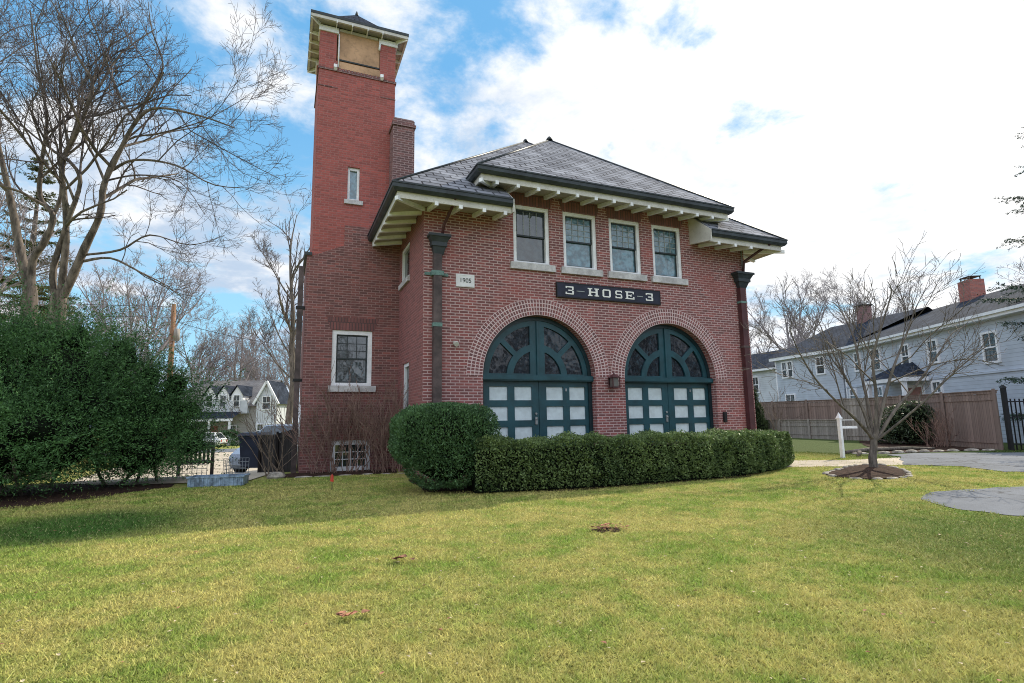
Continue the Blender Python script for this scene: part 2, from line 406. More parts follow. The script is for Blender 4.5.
def sweep(path, prof, closed=False, side=1):
    """mitred sweep of a profile of (outward offset, z) along an xy path"""
    mb = MB(); n = len(path); rings = []
    for i in range(n):
        p = Vector(path[i][:2])
        prv = Vector(path[i - 1][:2]) if (i > 0 or closed) else None
        nxt = Vector(path[(i + 1) % n][:2]) if (i < n - 1 or closed) else None
        def nrm(a, b):
            d = (b - a).normalized(); return Vector((d.y, -d.x)) * side
        if prv is None: m = nrm(p, nxt)
        elif nxt is None: m = nrm(prv, p)
        else:
            a = nrm(prv, p); b = nrm(p, nxt); m = (a + b); m = m / (m.dot(a))
        rings.append([(p.x + m.x * o, p.y + m.y * o, z) for o, z in prof])
    k = len(prof)
    for i in range(n if closed else n - 1):
        A = rings[i]; B = rings[(i + 1) % n]
        for j in range(k):
            jj = (j + 1) % k
            q = [A[j], B[j], B[jj], A[jj]]
            mb.face(q if side > 0 else q[::-1])
    if not closed:
        mb.face(rings[0] if side > 0 else rings[0][::-1]); mb.face(rings[-1][::-1] if side > 0 else rings[-1])
    return mb

# ------------------------------------------------------------------ terrain
def S(t): t = max(0.0, min(1.0, t)); return t * t * (3 - 2 * t)
def T(x, y):
    m = S((-0.5 - x) / 2.0)
    return -m * (0.58 * S((y - 3) / 6) + 0.0115 * max(0, y - 8) * (1 if y < 70 else 70 / y))
# ================================================================== FIRE STATION
W = 9.787
st = thing('fire_station', (4.9, 4.0, 0), 'two storey red brick old fire station with twin teal arched doors and tall tower', 'building')
ARCH = [2.948, 6.872]; AR = 1.523; SPR = 2.277
WX = [2.258 + 1.399 * i for i in range(4)]; WW = 1.005; WZ0, WZ1 = 5.09, 6.61
EX0, EX1 = 1.9, 7.8          # raised middle bay

holes = []
for c in ARCH:
    holes.append([(c - AR, 0.03), (c + AR, 0.03)] + arc(c, SPR, AR, 0, PI, 48))
for x in WX: holes.append([(x, WZ0), (x + WW, WZ0), (x + WW, WZ1), (x, WZ1)])
outline = [(0, -.6), (W, -.6), (W, 6.45), (EX1, 6.45), (EX1, 7.2), (EX0, 7.2), (EX0, 6.45), (0, 6.45)]
wall(outline, holes, lambda u, z: (u, 0, z), lambda u, z: (u, .3, z)).build('front_wall', 'brick', st)

# left side wall x=0 (facing -X): u = -y
sh = [[(-2.65, 4.93), (-1.56, 4.93), (-1.56, 5.9), (-2.65, 5.9)], [(-2.25, 0.9), (-1.5, 0.9), (-1.5, 2.72), (-2.25, 2.72)]]
wall([(-10, -.6), (0, -.6), (0, 6.6), (-10, 6.6)], sh, lambda u, z: (0, -u, z), lambda u, z: (.16, -u, z)).build('side_wall', 'brick_side', st)
m = MB(); m.face([(W, 0, -.6), (W, 10, -.6), (W, 10, 6.6), (W, 0, 6.6)])
m.build('side_wall', 'brick', st)
m = MB(); m.face([(W, 10, -.6), (0, 10, -.6), (0, 10, 6.6), (W, 10, 6.6)])
m.build('rear_wall', 'brick', st)

# ---- brick arch rings (four courses of rowlocks, slightly proud)
for c in ARCH:
    m = MB(); N = 60; r0, r1 = AR + .001, AR + .405; Y = -.007
    for i in range(N):
        a0 = PI * i / N; a1 = PI * (i + 1) / N; rm = (r0 + r1) / 2
        p = lambda r, a, y=Y: (c + r * math.cos(a), y, SPR + r * math.sin(a))
        u0, u1 = a0 * rm, a1 * rm
        m.face([p(r0, a1), p(r0, a0), p(r1, a0), p(r1, a1)], [(u1, 0), (u0, 0), (u0, .404), (u1, .404)])
        m.face([p(r1, a1), p(r1, a0), p(r1, a0, .01), p(r1, a1, .01)])
    m.build('brick_arch', 'brick_arch', st)

# ---- arched doors
def grid_leaf(mb, xs, zs, y0, y1, stile, x0, x1, z0, z1):
    """flat leaf x0..x1,z0..z1 with rectangular openings"""
    hs = [[(a, c), (b, c), (b, d), (a, d)] for a, b in xs for c, d in zs]
    return extrude_xz(mb, [(x0, z0), (x1, z0), (x1, z1), (x0, z1)], hs, y0, y1)

for c in ARCH:
    d = MB()
    # jamb and semicircular rim
    rim_o = [(c + AR - .002, .03)] + arc(c, SPR, AR - .002, 0, PI, 40) + [(c - AR + .002, .03)]
    rim_i = [(c - AR + .10, .03)] + [(c - AR + .10, SPR)] + arc(c, SPR, AR - .10, PI, 0, 40)[1:] + [(c + AR - .10, .03)]
    extrude_xz(d, rim_o + rim_i, [], .20, .34)
    dd = d.build('arched_door', 'teal_dark', st)
    m = MB().box(c - AR + .01, c + AR - .01, .12, .33, 2.175, 2.315); m.box(c - AR + .012, c + AR - .012, .09, .119, 2.20, 2.29)
    m.build('transom_bar', 'teal', dd)
    # fanlight frame: half disc with six lights
    ri, ro, rin, rout = .66, .83, 0, 1.29
    zb = 2.36; hs = []
    def sector(rA, rB, xa, side):
        pass
    st_w = .20; sp = .065
    for s in (1, -1):
        # inner quarter light
        aa = []
        a_hi = math.acos(st_w / ri); a_lo = math.asin((zb - SPR) / ri)
        pts = [(c + s * st_w, zb)] + [(c + s * ri * math.cos(a_lo + (a_hi - a_lo) * i / 12), SPR + ri * math.sin(a_lo + (a_hi - a_lo) * i / 12)) for i in range(13)]
        hs.append(pts)
        A = R(43)
        def edge(r, off):  # angle on radius r for a line parallel to the spoke at distance off
            return A + math.asin(off / r)
        lo_o, lo_i = math.asin((zb - SPR) / rout), math.asin((zb - SPR) / ro)
        hi_o, hi_i = math.acos(st_w / rout), math.acos(st_w / ro)
        # lower light
        a0, a1 = lo_o, edge(rout, -sp); b0, b1 = lo_i, edge(ro, -sp)
        P1 = [(rout, a0 + (a1 - a0) * i / 10) for i in range(11)] + [(ro, b1 + (b0 - b1) * i / 10) for i in range(11)]
        a0, a1 = edge(rout, sp), hi_o; b0, b1 = edge(ro, sp), hi_i
        P2 = [(rout, a0 + (a1 - a0) * i / 10) for i in range(11)] + [(ro, b1 + (b0 - b1) * i / 10) for i in range(11)]
        for PP in (P1, P2): hs.append([(c + s * r * math.cos(a), SPR + r * math.sin(a)) for r, a in PP])
    rr = AR - .102
    out_o = [(c - rr, 2.317), (c + rr, 2.317)] + [(c + rr * math.cos(a), SPR + rr * math.sin(a)) for a in [math.asin(.04 / rr) + (PI - 2 * math.asin(.04 / rr)) * i / 40 for i in range(41)]]
    m = MB(); extrude_xz(m, out_o, hs, .225, .30); m.build('fanlight_frame', 'teal', dd)
    m = MB(); m.obox((c, .205, 2.32), (c, .205, SPR + rr - .01), .05, .035, (0, 1, 0)); m.build('centre_bead', 'teal', dd)
    for pts in hs:
        m = MB(); cx = sum(p[0] for p in pts) / len(pts); cz = sum(p[1] for p in pts) / len(pts)
        m.poly3([(cx + (a - cx) * 1.03, cz + (b - cz) * 1.03) for a, b in pts], [], lambda a, b: (a, .27, b)); m.build('fanlight_pane', 'glass_dark', dd)
    # two leaves
    zr = [(2.04 - .485 * i - .33, 2.04 - .485 * i) for i in range(4)]
    for s in (-1, 1):
        x0, x1 = (c - AR + .102, c - .006 + .022) if s < 0 else (c + .006 + .022, c + AR - .102)
        xs = [(c - 1.28, c - .81), (c - .63, c - .17)] if s < 0 else [(c + .23, c + .70), (c + .88, c + 1.33)]
        m = MB(); grid_leaf(m, xs, zr, .235, .30, 0, x0, x1, .04, 2.173); m.build('door_leaf', 'teal', dd)
        for a, b in xs:
            for z0, z1 in zr:
                MB().box(a - .01, b + .01, .268, .285, z0 - .01, z1 + .01).build('door_pane', 'frost', dd)
    m = MB(); m.box(c - .10, c - .04, .20, .234, 1.12, 1.30); m.tube([(c - .07, .20, 1.25), (c - .07, .15, 1.25), (c - .13, .15, 1.25)], .014, 6); m.tube([(c - .07, .234, 1.38), (c - .07, .20, 1.38)], .028, 8)
    m.build('door_handle', 'alloy', dd)
    m = MB().box(c + .70 + .06, c + .80, .215, .234, 1.93, 2.0)
    m.build('bolt', 'alloy', dd)

# ---- upper windows
def sash_window(name, parent, x0, x1, z0, z1, yf, cols, rows, glass, frame_w=.095, sill=True, mat_m='muntin', axis='y', lower_same=True):
    """double hung window in the plane y=yf (front faces -Y)"""
    f = MB(); fw = frame_w
    f.box(x0, x0 + fw, yf, yf + .14, z0, z1).box(x1 - fw, x1, yf, yf + .14, z0, z1)
    f.box(x0 + fw, x1 - fw, yf, yf + .14, z1 - fw, z1).box(x0 + fw, x1 - fw, yf, yf + .14, z0, z0 + fw * .7)
    w = f.build(name, 'white', parent)
    a, b, c, d = x0 + fw, x1 - fw, z0 + fw * .7, z1 - fw
    zm = (c + d) / 2
    for (u0, u1, y, nm) in ((zm - .02, d, yf + .05, 'upper_sash'), (c, zm + .02, yf + .085, 'lower_sash')):
        s = MB(); t = .04
        s.box(a, a + t, y, y + .034, u0, u1).box(b - t, b, y, y + .034, u0, u1).box(a + t, b - t, y, y + .034, u1 - t, u1).box(a + t, b - t, y, y + .034, u0, u0 + t)
        s.build(nm, 'sash', w)
        MB().box(a + t, b - t, y + .014, y + .02, u0 + t, u1 - t).build('pane', glass, w)
        if nm == 'upper_sash' and cols:
            k = MB(); ia, ib, ic, id_ = a + t, b - t, u0 + t, u1 - t
            for i in range(1, cols): X = ia + (ib - ia) * i / cols; k.box(X - .009, X + .009, y + .002, y + .0135, ic, id_)
            for j in range(1, rows):
                Zz = ic + (id_ - ic) * j / rows
                for i in range(cols):
                    xa = ia + (ib - ia) * i / cols + (.0092 if i else 0); xb = ia + (ib - ia) * (i + 1) / cols - (.0092 if i < cols - 1 else 0)
                    k.box(xa, xb, y + .003, y + .013, Zz - .008, Zz + .008)
            k.build('muntins', mat_m, w)
    return w
for i, x in enumerate(WX):
    w = sash_window('window', st, x + .002, x + WW - .002, WZ0 + .002, WZ1 - .002, .045, 4, 1 if i == 0 else 4, 'glass' if i == 0 else 'glass_blue', mat_m='muntin')
    MB().box(x - .10, x + WW + .11, -.075, .04, WZ0 - .17, WZ0).build('sill', 'stone', w)
    m = MB(); o = [(x - .03, WZ1 + .002), (x + WW + .03, WZ1 + .002), (x + WW + .15, WZ1 + .42), (x - .15, WZ1 + .42)]
    extrude_xz(m, o, [], -.008, .02); m.build('lintel', 'brick_soldier', w)

# ---- side windows in x=0 wall (seen edge on)
for (y0, y1, z0, z1) in ((1.56, 2.65, 4.93, 5.9), (1.5, 2.25, .9, 2.72)):
    f = MB(); fw = .09; X0, X1 = .03, .14
    f.box(X0, X1, y0 + .002, y0 + fw, z0 + .002, z1 - .002).box(X0, X1, y1 - fw, y1 - .002, z0 + .002, z1 - .002)
    f.box(X0, X1, y0 + fw, y1 - fw, z1 - fw, z1 - .002).box(X0, X1, y0 + fw, y1 - fw, z0 + .002, z0 + fw)
    w = f.build('window', 'white', st)
    MB().box(.09, .10, y0 + fw, y1 - fw, z0 + fw, z1 - fw).build('pane', 'glass', w)
    MB().box(-.06, .03, y0 - .06, y1 + .06, z0 - .13, z0).build('sill', 'stone', w)

# ---- roofs
K = .846; ZL = 6.32; ZU = 7.05; OV = .88; XR = W + .80
cx = (-OV + XR) / 2; hw = (XR + OV) / 2; YB = 10.9
zl = lambda x, y: ZL + K * (y + OV)
zR = ZL + K * hw; ya = -OV + hw
m = MB()
m.poly3([(-OV, -OV), (EX0, -OV), (EX0, .02), (EX1, .02), (EX1, -OV), (XR, -OV), (cx, ya)], [], lambda x, y: (x, y, zl(x, y)))
m.face([(-OV, YB, ZL), (-OV, -OV, ZL), (cx, ya, zR), (cx, YB - hw + .5, zR)][:4])
m.face([(XR, -OV, ZL), (XR, YB, ZL), (cx, YB - hw + .5, zR), (cx, ya, zR)])
m.face([(XR, YB, ZL), (-OV, YB, ZL), (cx, YB - hw + .5, zR)])
rf = m.build('main_roof', 'slate', st)
def cap_line(mb, p, q, w=.06): mb.tube([p, q], w * .5, 6)
m = MB()
cap_line(m, (-OV, -OV, ZL + .01), (cx, ya, zR + .01)); cap_line(m, (XR, -OV, ZL + .01), (cx, ya, zR + .01))
m.tube([(cx, ya, zR), (cx, ya, zR + .07), (cx, ya, zR + .12)], [.10, .07, .02], 8)
m.build('hip_cap', 'gutter', rf)
ux0, ux1 = 1.04, 8.64; ucx = (ux0 + ux1) / 2; uh = (ux1 - ux0) / 2; UO = .86
uy = -UO + uh; uz = ZU + K * uh
m = MB()
m.face([(ux0, -UO, ZU), (ux1, -UO, ZU), (ucx, uy, uz)])
m.face([(ux0, 4, ZU), (ux0, -UO, ZU), (ucx, uy, uz), (ucx, 4, uz)])
m.face([(ux1, -UO, ZU), (ux1, 4, ZU), (ucx, 4, uz), (ucx, uy, uz)])
rf = m.build('bay_roof', 'slate', st)
m = MB(); cap_line(m, (ux0, -UO, ZU + .01), (ucx, uy, uz + .01)); cap_line(m, (ux1, -UO, ZU + .01), (ucx, uy, uz + .01))
m.tube([(ucx, uy, uz), (ucx, uy, uz + .08), (ucx, uy, uz + .14)], [.12, .08, .02], 8)
m.build('hip_cap', 'gutter', rf)

# ---- eaves: gutter, fascia, soffit, rafter tails
def eave(path, z, wall_rise, side, clip=None):
    g = sweep(path, [(0.01, z + .02), (0.012, z - .10), (-.035, z - .155), (-.11, z - .155), (-.11, z + .02)], side=side).build('gutter', 'gutter', st)
    lip = sweep(path, [(0.026, z + .022), (0.026, z - .012), (0.013, z - .012), (0.013, z + .022)], side=side).build('gutter_lip', 'gutter', g)
    sweep(path, [(-.112, z - .02), (-.112, z - .30), (-.15, z - .30), (-.15, z - .02)], side=side).build('fascia', 'cream', st)
    d = OV - .02
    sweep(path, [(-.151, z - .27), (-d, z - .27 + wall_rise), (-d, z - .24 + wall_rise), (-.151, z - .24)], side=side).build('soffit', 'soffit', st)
def tail(p, out, z, wall_rise, L):
    """rafter tail: p is on the wall line, out the outward unit vector"""
    p = Vector((p[0], p[1], 0)); o = Vector((out[0], out[1], 0)); t = Vector((-o.y, o.x, 0)) * .04
    a = p + o * (L - .10); b = p + o * .002
    za, zb_ = z - .38, z - .38 + wall_rise
    bot = [a - t + Vector((0, 0, za)), a + t + Vector((0, 0, za)), b + t + Vector((0, 0, zb_)), b - t + Vector((0, 0, zb_))]
    bot = [q + Vector((0, 0, .02)) for q in bot]; top = [q + Vector((0, 0, .088)) for q in bot]
    MB().hexa(bot, top).build('rafter_tail', 'white', st)
# lower left
eave([(-OV, 2.885), (-OV, -OV), (EX0 - .001, -OV)], ZL, .14, -1) if False else None
def path_eave(path, z, rise):
    eave(path, z, rise, 1)
path_eave([(-OV, 2.88), (-OV, -OV), (EX0 - .005, -OV)], ZL, .14)
path_eave([(EX1 + .005, -OV), (XR, -OV), (XR, 10)], ZL, .14)
path_eave([(ux0, .05), (ux0, -UO), (ux1, -UO), (ux1, .05)], ZU, .14)
for x in (.10, .66, 1.22, 1.74): tail((x, 0), (0, -1), ZL, .14, OV)
for x in (8.12, 8.72, 9.30): tail((x, 0), (0, -1), ZL, .14, OV)
for y in (.25, .85, 1.45, 2.05, 2.6): tail((0, y), (-1, 0), ZL, .14, OV)
for y in (.25, .85, 1.45): tail((W, y), (1, 0), ZL, .14, XR - W)
for i in range(13): tail((EX0 - .35 + i * .535, 0), (0, -1), ZU, .14, UO)
# diagonal corner tails
for (px_, py_, ox, oy, z) in ((0, 0, -1, -1, ZL), (W, 0, 1, -1, ZL)):
    v = Vector((ox, oy, 0)).normalized(); tail((px_, py_), (v.x, v.y), z, .14, OV * 1.38)
for (px_, ox) in ((EX0, -1), (EX1, 1)):
    v = Vector((ox, -1, 0)).normalized(); tail((px_, 0), (v.x, v.y), ZU, .14, UO * 1.36)
# closing boards at the cut ends of the lower eave
for X in (EX0 + .004, EX1 - .034):
    m = MB(); o = [(-OV + .02, ZL - .30), (-.0, ZL - .17), (-.0, ZL + K * OV - .03), (-OV + .02, ZL + .01)]
    for xx, fl in ((X, 1), (X + .03, 0)):
        q = [(xx, a, b) for a, b in o]; m.face(q[::-1] if fl else q)
    for i in range(4):
        a, b = o[i], o[(i + 1) % 4]; m.face([(X, a[0], a[1]), (X + .03, a[0], a[1]), (X + .03, b[0], b[1]), (X, b[0], b[1])])
    m.build('eave_end_board', 'cream', st)

# ---- downspouts
def hopper(mb, x, y, z0, z1, wt, wb, dpt=.2):
    h = z1 - z0
    for (za, zb, wa, wb_) in ((z1 - .06, z1, wt, wt), (z0 + h * .62, z1 - .06, wt * .72, wt * .92), (z0 + h * .40, z0 + h * .62, wt * .70, wt * .70), (z0, z0 + h * .40, wb, wt * .6)):
        mb.hexa([(x - wa / 2, y - dpt * wa / wt, za), (x + wa / 2, y - dpt * wa / wt, za), (x + wa / 2, y, za), (x - wa / 2, y, za)],
                [(x - wb_ / 2, y - dpt * wb_ / wt, zb), (x + wb_ / 2, y - dpt * wb_ / wt, zb), (x + wb_ / 2, y, zb), (x - wb_ / 2, y, zb)])
m = MB(); m.box(.205, .395, -.155, -.015, .0, 5.06)
ds = m.build('downspout', 'copper', st)
m = MB(); hopper(m, .33, -.012, 5.06, 5.52, .52, .22, .24); m.build('hopper', 'gutter', ds)
MB().tube([(.40, -.12, 5.50), (.43, -.18, 5.75), (.52, -.62, 6.08), (.53, -.80, 6.20)], .035, 8).build('outlet_pipe', 'maroon', ds)
MB().box(.16, .44, -.165, -.01, 4.55, 4.66).box(.02, .158, -.03, -.01, 4.57, 4.64).box(.442, .58, -.03, -.01, 4.57, 4.64).build('pipe_bracket', 'patina', ds)
MB().box(.195, .405, -.163, -.012, 3.36, 3.45).build('pipe_bracket', 'patina', ds)
m = MB(); m.box(9.40, 9.59, -.155, -.015, .0, 4.98); ds = m.build('downspout', 'maroon', st)
m = MB(); hopper(m, 9.56, -.012, 4.98, 5.44, .66, .24, .26); m.build('hopper', 'gutter', ds)
MB().tube([(9.60, -.12, 5.42), (9.62, -.16, 5.78), (9.86, -.50, 6.02), (10.02, -.80, 6.18)], .04, 8).build('outlet_pipe', 'maroon', ds)
MB().box(9.38, 9.61, -.165, -.01, 4.52, 4.58).build('pipe_bracket', 'patina', ds)
MB().box(9.38, 9.61, -.165, -.01, 3.20, 3.26).build('pipe_bracket', 'copper', ds)
MB().tube([(9.68, -.03, 4.9), (9.68, -.03, 6.25)], .02, 6).build('conduit', 'muntin', st)
MB().box(8.56, 8.66, -.06, -.002, 1.08, 1.36).build('meter_box', 'black', st)
m = MB(); m.box(.70, .80, -.05, -.002, 2.98, 3.06); m.tube([(.75, -.05, 3.02), (.75, -.14, 2.97)], [.045, .06], 8); m.build('spot_light', 'cream', st)

# ================================================================== TOWER (part of the station)
TX0, TX1, TY0, TY1 = -2.31, -.20, 2.90, 5.02
m = wall([(TX0, 5.3), (TX1, 5.3), (TX1, 11.36), (TX0, 11.36)], [[(-1.46, 7.30), (-1.14, 7.30), (-1.14, 8.27), (-1.46, 8.27)]], lambda u, z: (u, TY0, z), lambda u, z: (u, TY0 + .2, z))
m.face([(TX0, TY1, 5.3), (TX0, TY0, 5.3), (TX0, TY0, 11.36), (TX0, TY1, 11.36)])
m.face([(TX1, TY0, 5.3), (TX1, TY1, 5.3), (TX1, TY1, 11.36), (TX1, TY0, 11.36)])
m.face([(TX1, TY1, 5.3), (TX0, TY1, 5.3), (TX0, TY1, 11.36), (TX1, TY1, 11.36)])
m.face([(TX0, TY0, 11.36), (TX1, TY0, 11.36), (TX1, TY1, 11.36), (TX0, TY1, 11.36)])
tw = m.build('tower', 'brick_tower', st)
for X in (TX0, TX1 - .45):
    for Y in (TY0, TY1 - .45):
        MB().box(X + .001, X + .449, Y + .001, Y + .449, 11.361, 12.19).build('corner_pier', 'brick_tower', tw)
        MB().box(X - .035, X + .50, Y - .035, Y + .50, 12.191, 12.35).build('pier_cap', 'white', tw)
# thin projecting brick strings
MB().box(TX0 - .03, TX1 + .03, TY0 - .03, TY1 + .03, 11.03, 11.085).build('string_course', 'brick_chimney', tw)
MB().box(TX0 - .012, -1.80, TY0 - .012, TY0 + .05, 10.52, 10.55).build('string_course', 'brick_chimney', tw)
MB().box(-.62, TX1 + .012, TY0 - .012, TY0 + .05, 10.52, 10.55).build('string_course', 'brick_chimney', tw)
m = MB()
for i in range(14): x = -1.78 + i * .084; m.box(x, x + .05, TY0 - .025, TY0 + .02, 11.09, 11.14)
m.build('dentils', 'brick_chimney', tw)
for (a, b) in (((-1.83, TY0 + .04), (-.66, TY0 + .06)),):
    MB().box(a[0], b[0], a[1], b[1], 11.363, 12.37).build('plywood_panel', 'plywood', tw)
    MB().box(a[0] + .01, b[0], TY0 + .005, TY0 + .038, 11.40, 11.44).build('rail', 'sash', tw)
    MB().box(-1.79, -.71, TY0 - .01, TY0 + .035, 12.30, 12.37).build('header_beam', 'cream', tw)
    MB().box(-1.79, -.65, TY0 - .004, TY0 - .001, 11.145, 11.355).build('parapet_board', 'plywood', tw)
MB().box(TX0 + .12, TX0 + .14, TY0 + .46, TY1 - .46, 11.363, 12.37).build('plywood_panel', 'plywood', tw)
MB().box(TX1 - .14, TX1 - .12, TY0 + .46, TY1 - .46, 11.363, 12.37).build('plywood_panel', 'plywood', tw)
MB().box(TX0 + .46, TX1 - .46, TY1 - .16, TY1 - .14, 11.363, 12.37).build('plywood_panel', 'plywood', tw)
m = MB(); m.tube([(-1.80, TY0 - .02, 11.16), (-1.80, TY0 - .02, 12.18)], .018, 6); m.build('conduit', 'white', tw)
for x in (-1.88, -.60):
    m = MB(); m.box(x - .045, x + .045, TY0 - .11, TY0 - .031, 11.10, 11.19); m.tube([(x, TY0 - .07, 11.10), (x, TY0 - .12, 11.04)], [.03, .05], 8); m.build('flood_light', 'white', tw)
MB().tube([(-.68, TY0 - .03, 11.98), (-.66, TY0 - .03, 12.18)], .03, 6).build('bracket_light', 'white', tw)
# eave
ex0, ex1, ey0, ey1 = -2.585, .125, 2.60, 5.34; ze = 12.5
P4 = [(ex0, ey0), (ex1, ey0), (ex1, ey1), (ex0, ey1)]
sweep(P4, [(0.0, ze + .03), (0.0, ze - .05), (-.06, ze - .05), (-.06, ze + .03)], closed=True).build('eave_edge', 'gutter', tw)
sweep(P4, [(-.012, ze - .051), (-.012, ze - .14), (-.07, ze - .14), (-.07, ze - .051)], closed=True).build('eave_fascia', 'cream', tw)
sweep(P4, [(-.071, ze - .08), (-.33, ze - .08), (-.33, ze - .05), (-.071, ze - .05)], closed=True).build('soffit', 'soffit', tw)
def bracket(x, y, ox, oy):
    p = Vector((x, y, 0)); o = Vector((ox, oy, 0)); t = Vector((-oy, ox, 0)) * .035
    a = p; b = p + o
    MB().hexa([a - t + Vector((0, 0, ze - .20)), a + t + Vector((0, 0, ze - .20)), b + t + Vector((0, 0, ze - .18)), b - t + Vector((0, 0, ze - .18))][::-1],
              [a - t + Vector((0, 0, ze - .085)), a + t + Vector((0, 0, ze - .085)), b + t + Vector((0, 0, ze - .085)), b - t + Vector((0, 0, ze - .085))][::-1]).build('eave_bracket', 'white', tw)
for i in range(4):
    f = .2 + i * .2
    bracket(TX0 + (TX1 - TX0) * f, TY0 + .02, 0, -.31)
    bracket(TX0 + .02, TY0 + (TY1 - TY0) * f, -.29, 0)
    bracket(TX1 - .02, TY0 + (TY1 - TY0) * f, .31, 0)
bracket(TX0, TY0, -.25, -.26); bracket(TX1, TY0, .28, -.26); bracket(TX0, TY1, -.25, .26)
# flared pyramid roof
rc = ((ex0 + ex1) / 2, (ey0 + ey1) / 2); m = MB()
for k in range(4):
    a, b = P4[k], P4[(k + 1) % 4]
    mid = lambda p: (rc[0] + (p[0] - rc[0]) * .62, rc[1] + (p[1] - rc[1]) * .62, ze + .34)
    m.face([(*a, ze + .031), (*b, ze + .031), mid(b), mid(a)]); m.face([mid(a), mid(b), (rc[0], rc[1], 13.78)])
m.build('tower_roof', 'shingle', tw)
MB().tube([(rc[0], rc[1], 13.74), (rc[0], rc[1], 13.83), (rc[0], rc[1], 13.9)], [.06, .04, .012], 8).build('finial', 'gutter', tw)
MB().box(-2.0, -.5, 3.2, 4.8, 12.372, 12.42).build('belfry_ceiling', 'cream', tw)
# slit window
f = MB(); f.box(-1.458, -1.395, TY0 + .06, TY0 + .16, 7.302, 8.268).box(-1.205, -1.142, TY0 + .06, TY0 + .16, 7.302, 8.268).box(-1.395, -1.205, TY0 + .06, TY0 + .16, 8.19, 8.268).box(-1.395, -1.205, TY0 + .06, TY0 + .16, 7.302, 7.36)
f.build('slit_window', 'white', tw); MB().box(-1.395, -1.205, TY0 + .12, TY0 + .13, 7.36, 8.19).build('pane', 'glass_blue', tw)
MB().box(-1.54, -1.04, TY0 - .05, TY0 + .055, 7.18, 7.299).build('sill', 'stone', tw)

# older weathered lower tower block
LX0, LX1, LY0, LY1 = -2.43, -.001, 2.872, 5.06
win = [(-1.74, 2.19), (-.71, 2.19), (-.71, 3.66), (-1.74, 3.66)]; bas = [(-1.70, .0), (-.70, .0), (-.70, .78), (-1.70, .78)]
m = wall([(LX0, -1.2), (LX1, -1.2), (LX1, 6.55), (-1.5, 6.55), (-1.5, 5.98), (-2.30, 5.62), (LX0, 5.62)], [win, bas], lambda u, z: (u, LY0, z), lambda u, z: (u, LY0 + .22, z))
m.face([(LX0, LY1, -1.2), (LX0, LY0, -1.2), (LX0, LY0, 5.62), (LX0, LY1, 5.62)])
m.face([(LX1, LY1, -1.2), (LX0, LY1, -1.2), (LX0, LY1, 5.62), (LX1, LY1, 5.62)])
m.face([(LX0, LY0, 5.62), (TX0, LY0, 5.62), (TX0, LY1, 5.62), (LX0, LY1, 5.62)])
for (a, b) in (((-1.5, 6.55), (LX1, 6.55)), ((-2.30, 5.62), (-1.5, 5.98))):
    m.face([(a[0], LY0, a[1]), (b[0], LY0, b[1]), (b[0], TY0 - .001, b[1] + .01), (a[0], TY0 - .001, a[1] + .01)])
m.build('tower_base', 'brick_old', st)
MB().box(LX0 - .07, TX0 - .002, LY0 - .04, LY1, 5.622, 5.70).build('shoulder_cap', 'gutter', tw)
w = sash_window('window', st, -1.738, -.712, 2.192, 3.658, LY0 + .03, 3, 3, 'glass', .11, mat_m='sash')
MB().box(-1.81, -.60, LY0 - .07, LY0 + .025, 2.03, 2.188).build('sill', 'stone', w)
m = MB(); extrude_xz(m, [(-1.79, 3.665), (-.66, 3.665), (-.55, 4.0), (-1.90, 4.0)], [], LY0 - .008, LY0 + .02); m.build('lintel', 'brick_soldier', w)
# blind behind the lower sash
MB().box(-1.6, -.85, LY0 + .19, LY0 + .20, 2.3, 2.75).build('blind', 'cream', w)
f = MB(); y = LY0 + .05
f.box(-1.698, -1.58, y, y + .12, .002, .778).box(-.82, -.702, y, y + .12, .002, .778).box(-1.58, -.82, y, y + .12, .66, .778).box(-1.58, -.82, y, y + .12, .002, .11)
bw = f.build('basement_window', 'white', st)
MB().box(-1.58, -.82, y + .07, y + .08, .11, .66).build('pane', 'glass', bw)
k = MB()
for i in (1, 2, 3): X = -1.58 + .76 * i / 4; k.box(X - .012, X + .012, y + .03, y + .069, .11, .66)
for j in (1, 2):
    Zz = .11 + .55 * j / 3
    for i in range(4): k.box(-1.58 + .19 * i + (.0125 if i else 0), -1.58 + .19 * (i + 1) - (.0125 if i < 3 else 0), y + .032, y + .068, Zz - .011, Zz + .011)
k.build('muntins', 'white', bw)
# chimney beside the tower
m = MB(); m.box(-.33, .27, 2.36, 3.16, 6.45, 9.66); ch = m.build('chimney', 'brick_chimney', st)
MB().box(-.365, .305, 2.325, 3.195, 9.46, 9.54).box(-.31, .25, 2.38, 3.14, 9.661, 9.70).build('chimney_cap', 'brick_chimney', ch)
# downspout on the tower's outer side
ds = MB().box(-2.62, -2.49, 3.02, 3.16, -.3, 5.35).build('downspout', 'copper', st)
for zq in (4.2, 2.3): MB().box(-2.66, -2.432, 3.0, 3.18, zq, zq + .07).build('pipe_bracket', 'black', ds)
m = MB(); m.tube([(-2.455, 2.93, .9), (-2.455, 2.93, 1.7)], .022, 6); m.build('conduit', 'white', st)

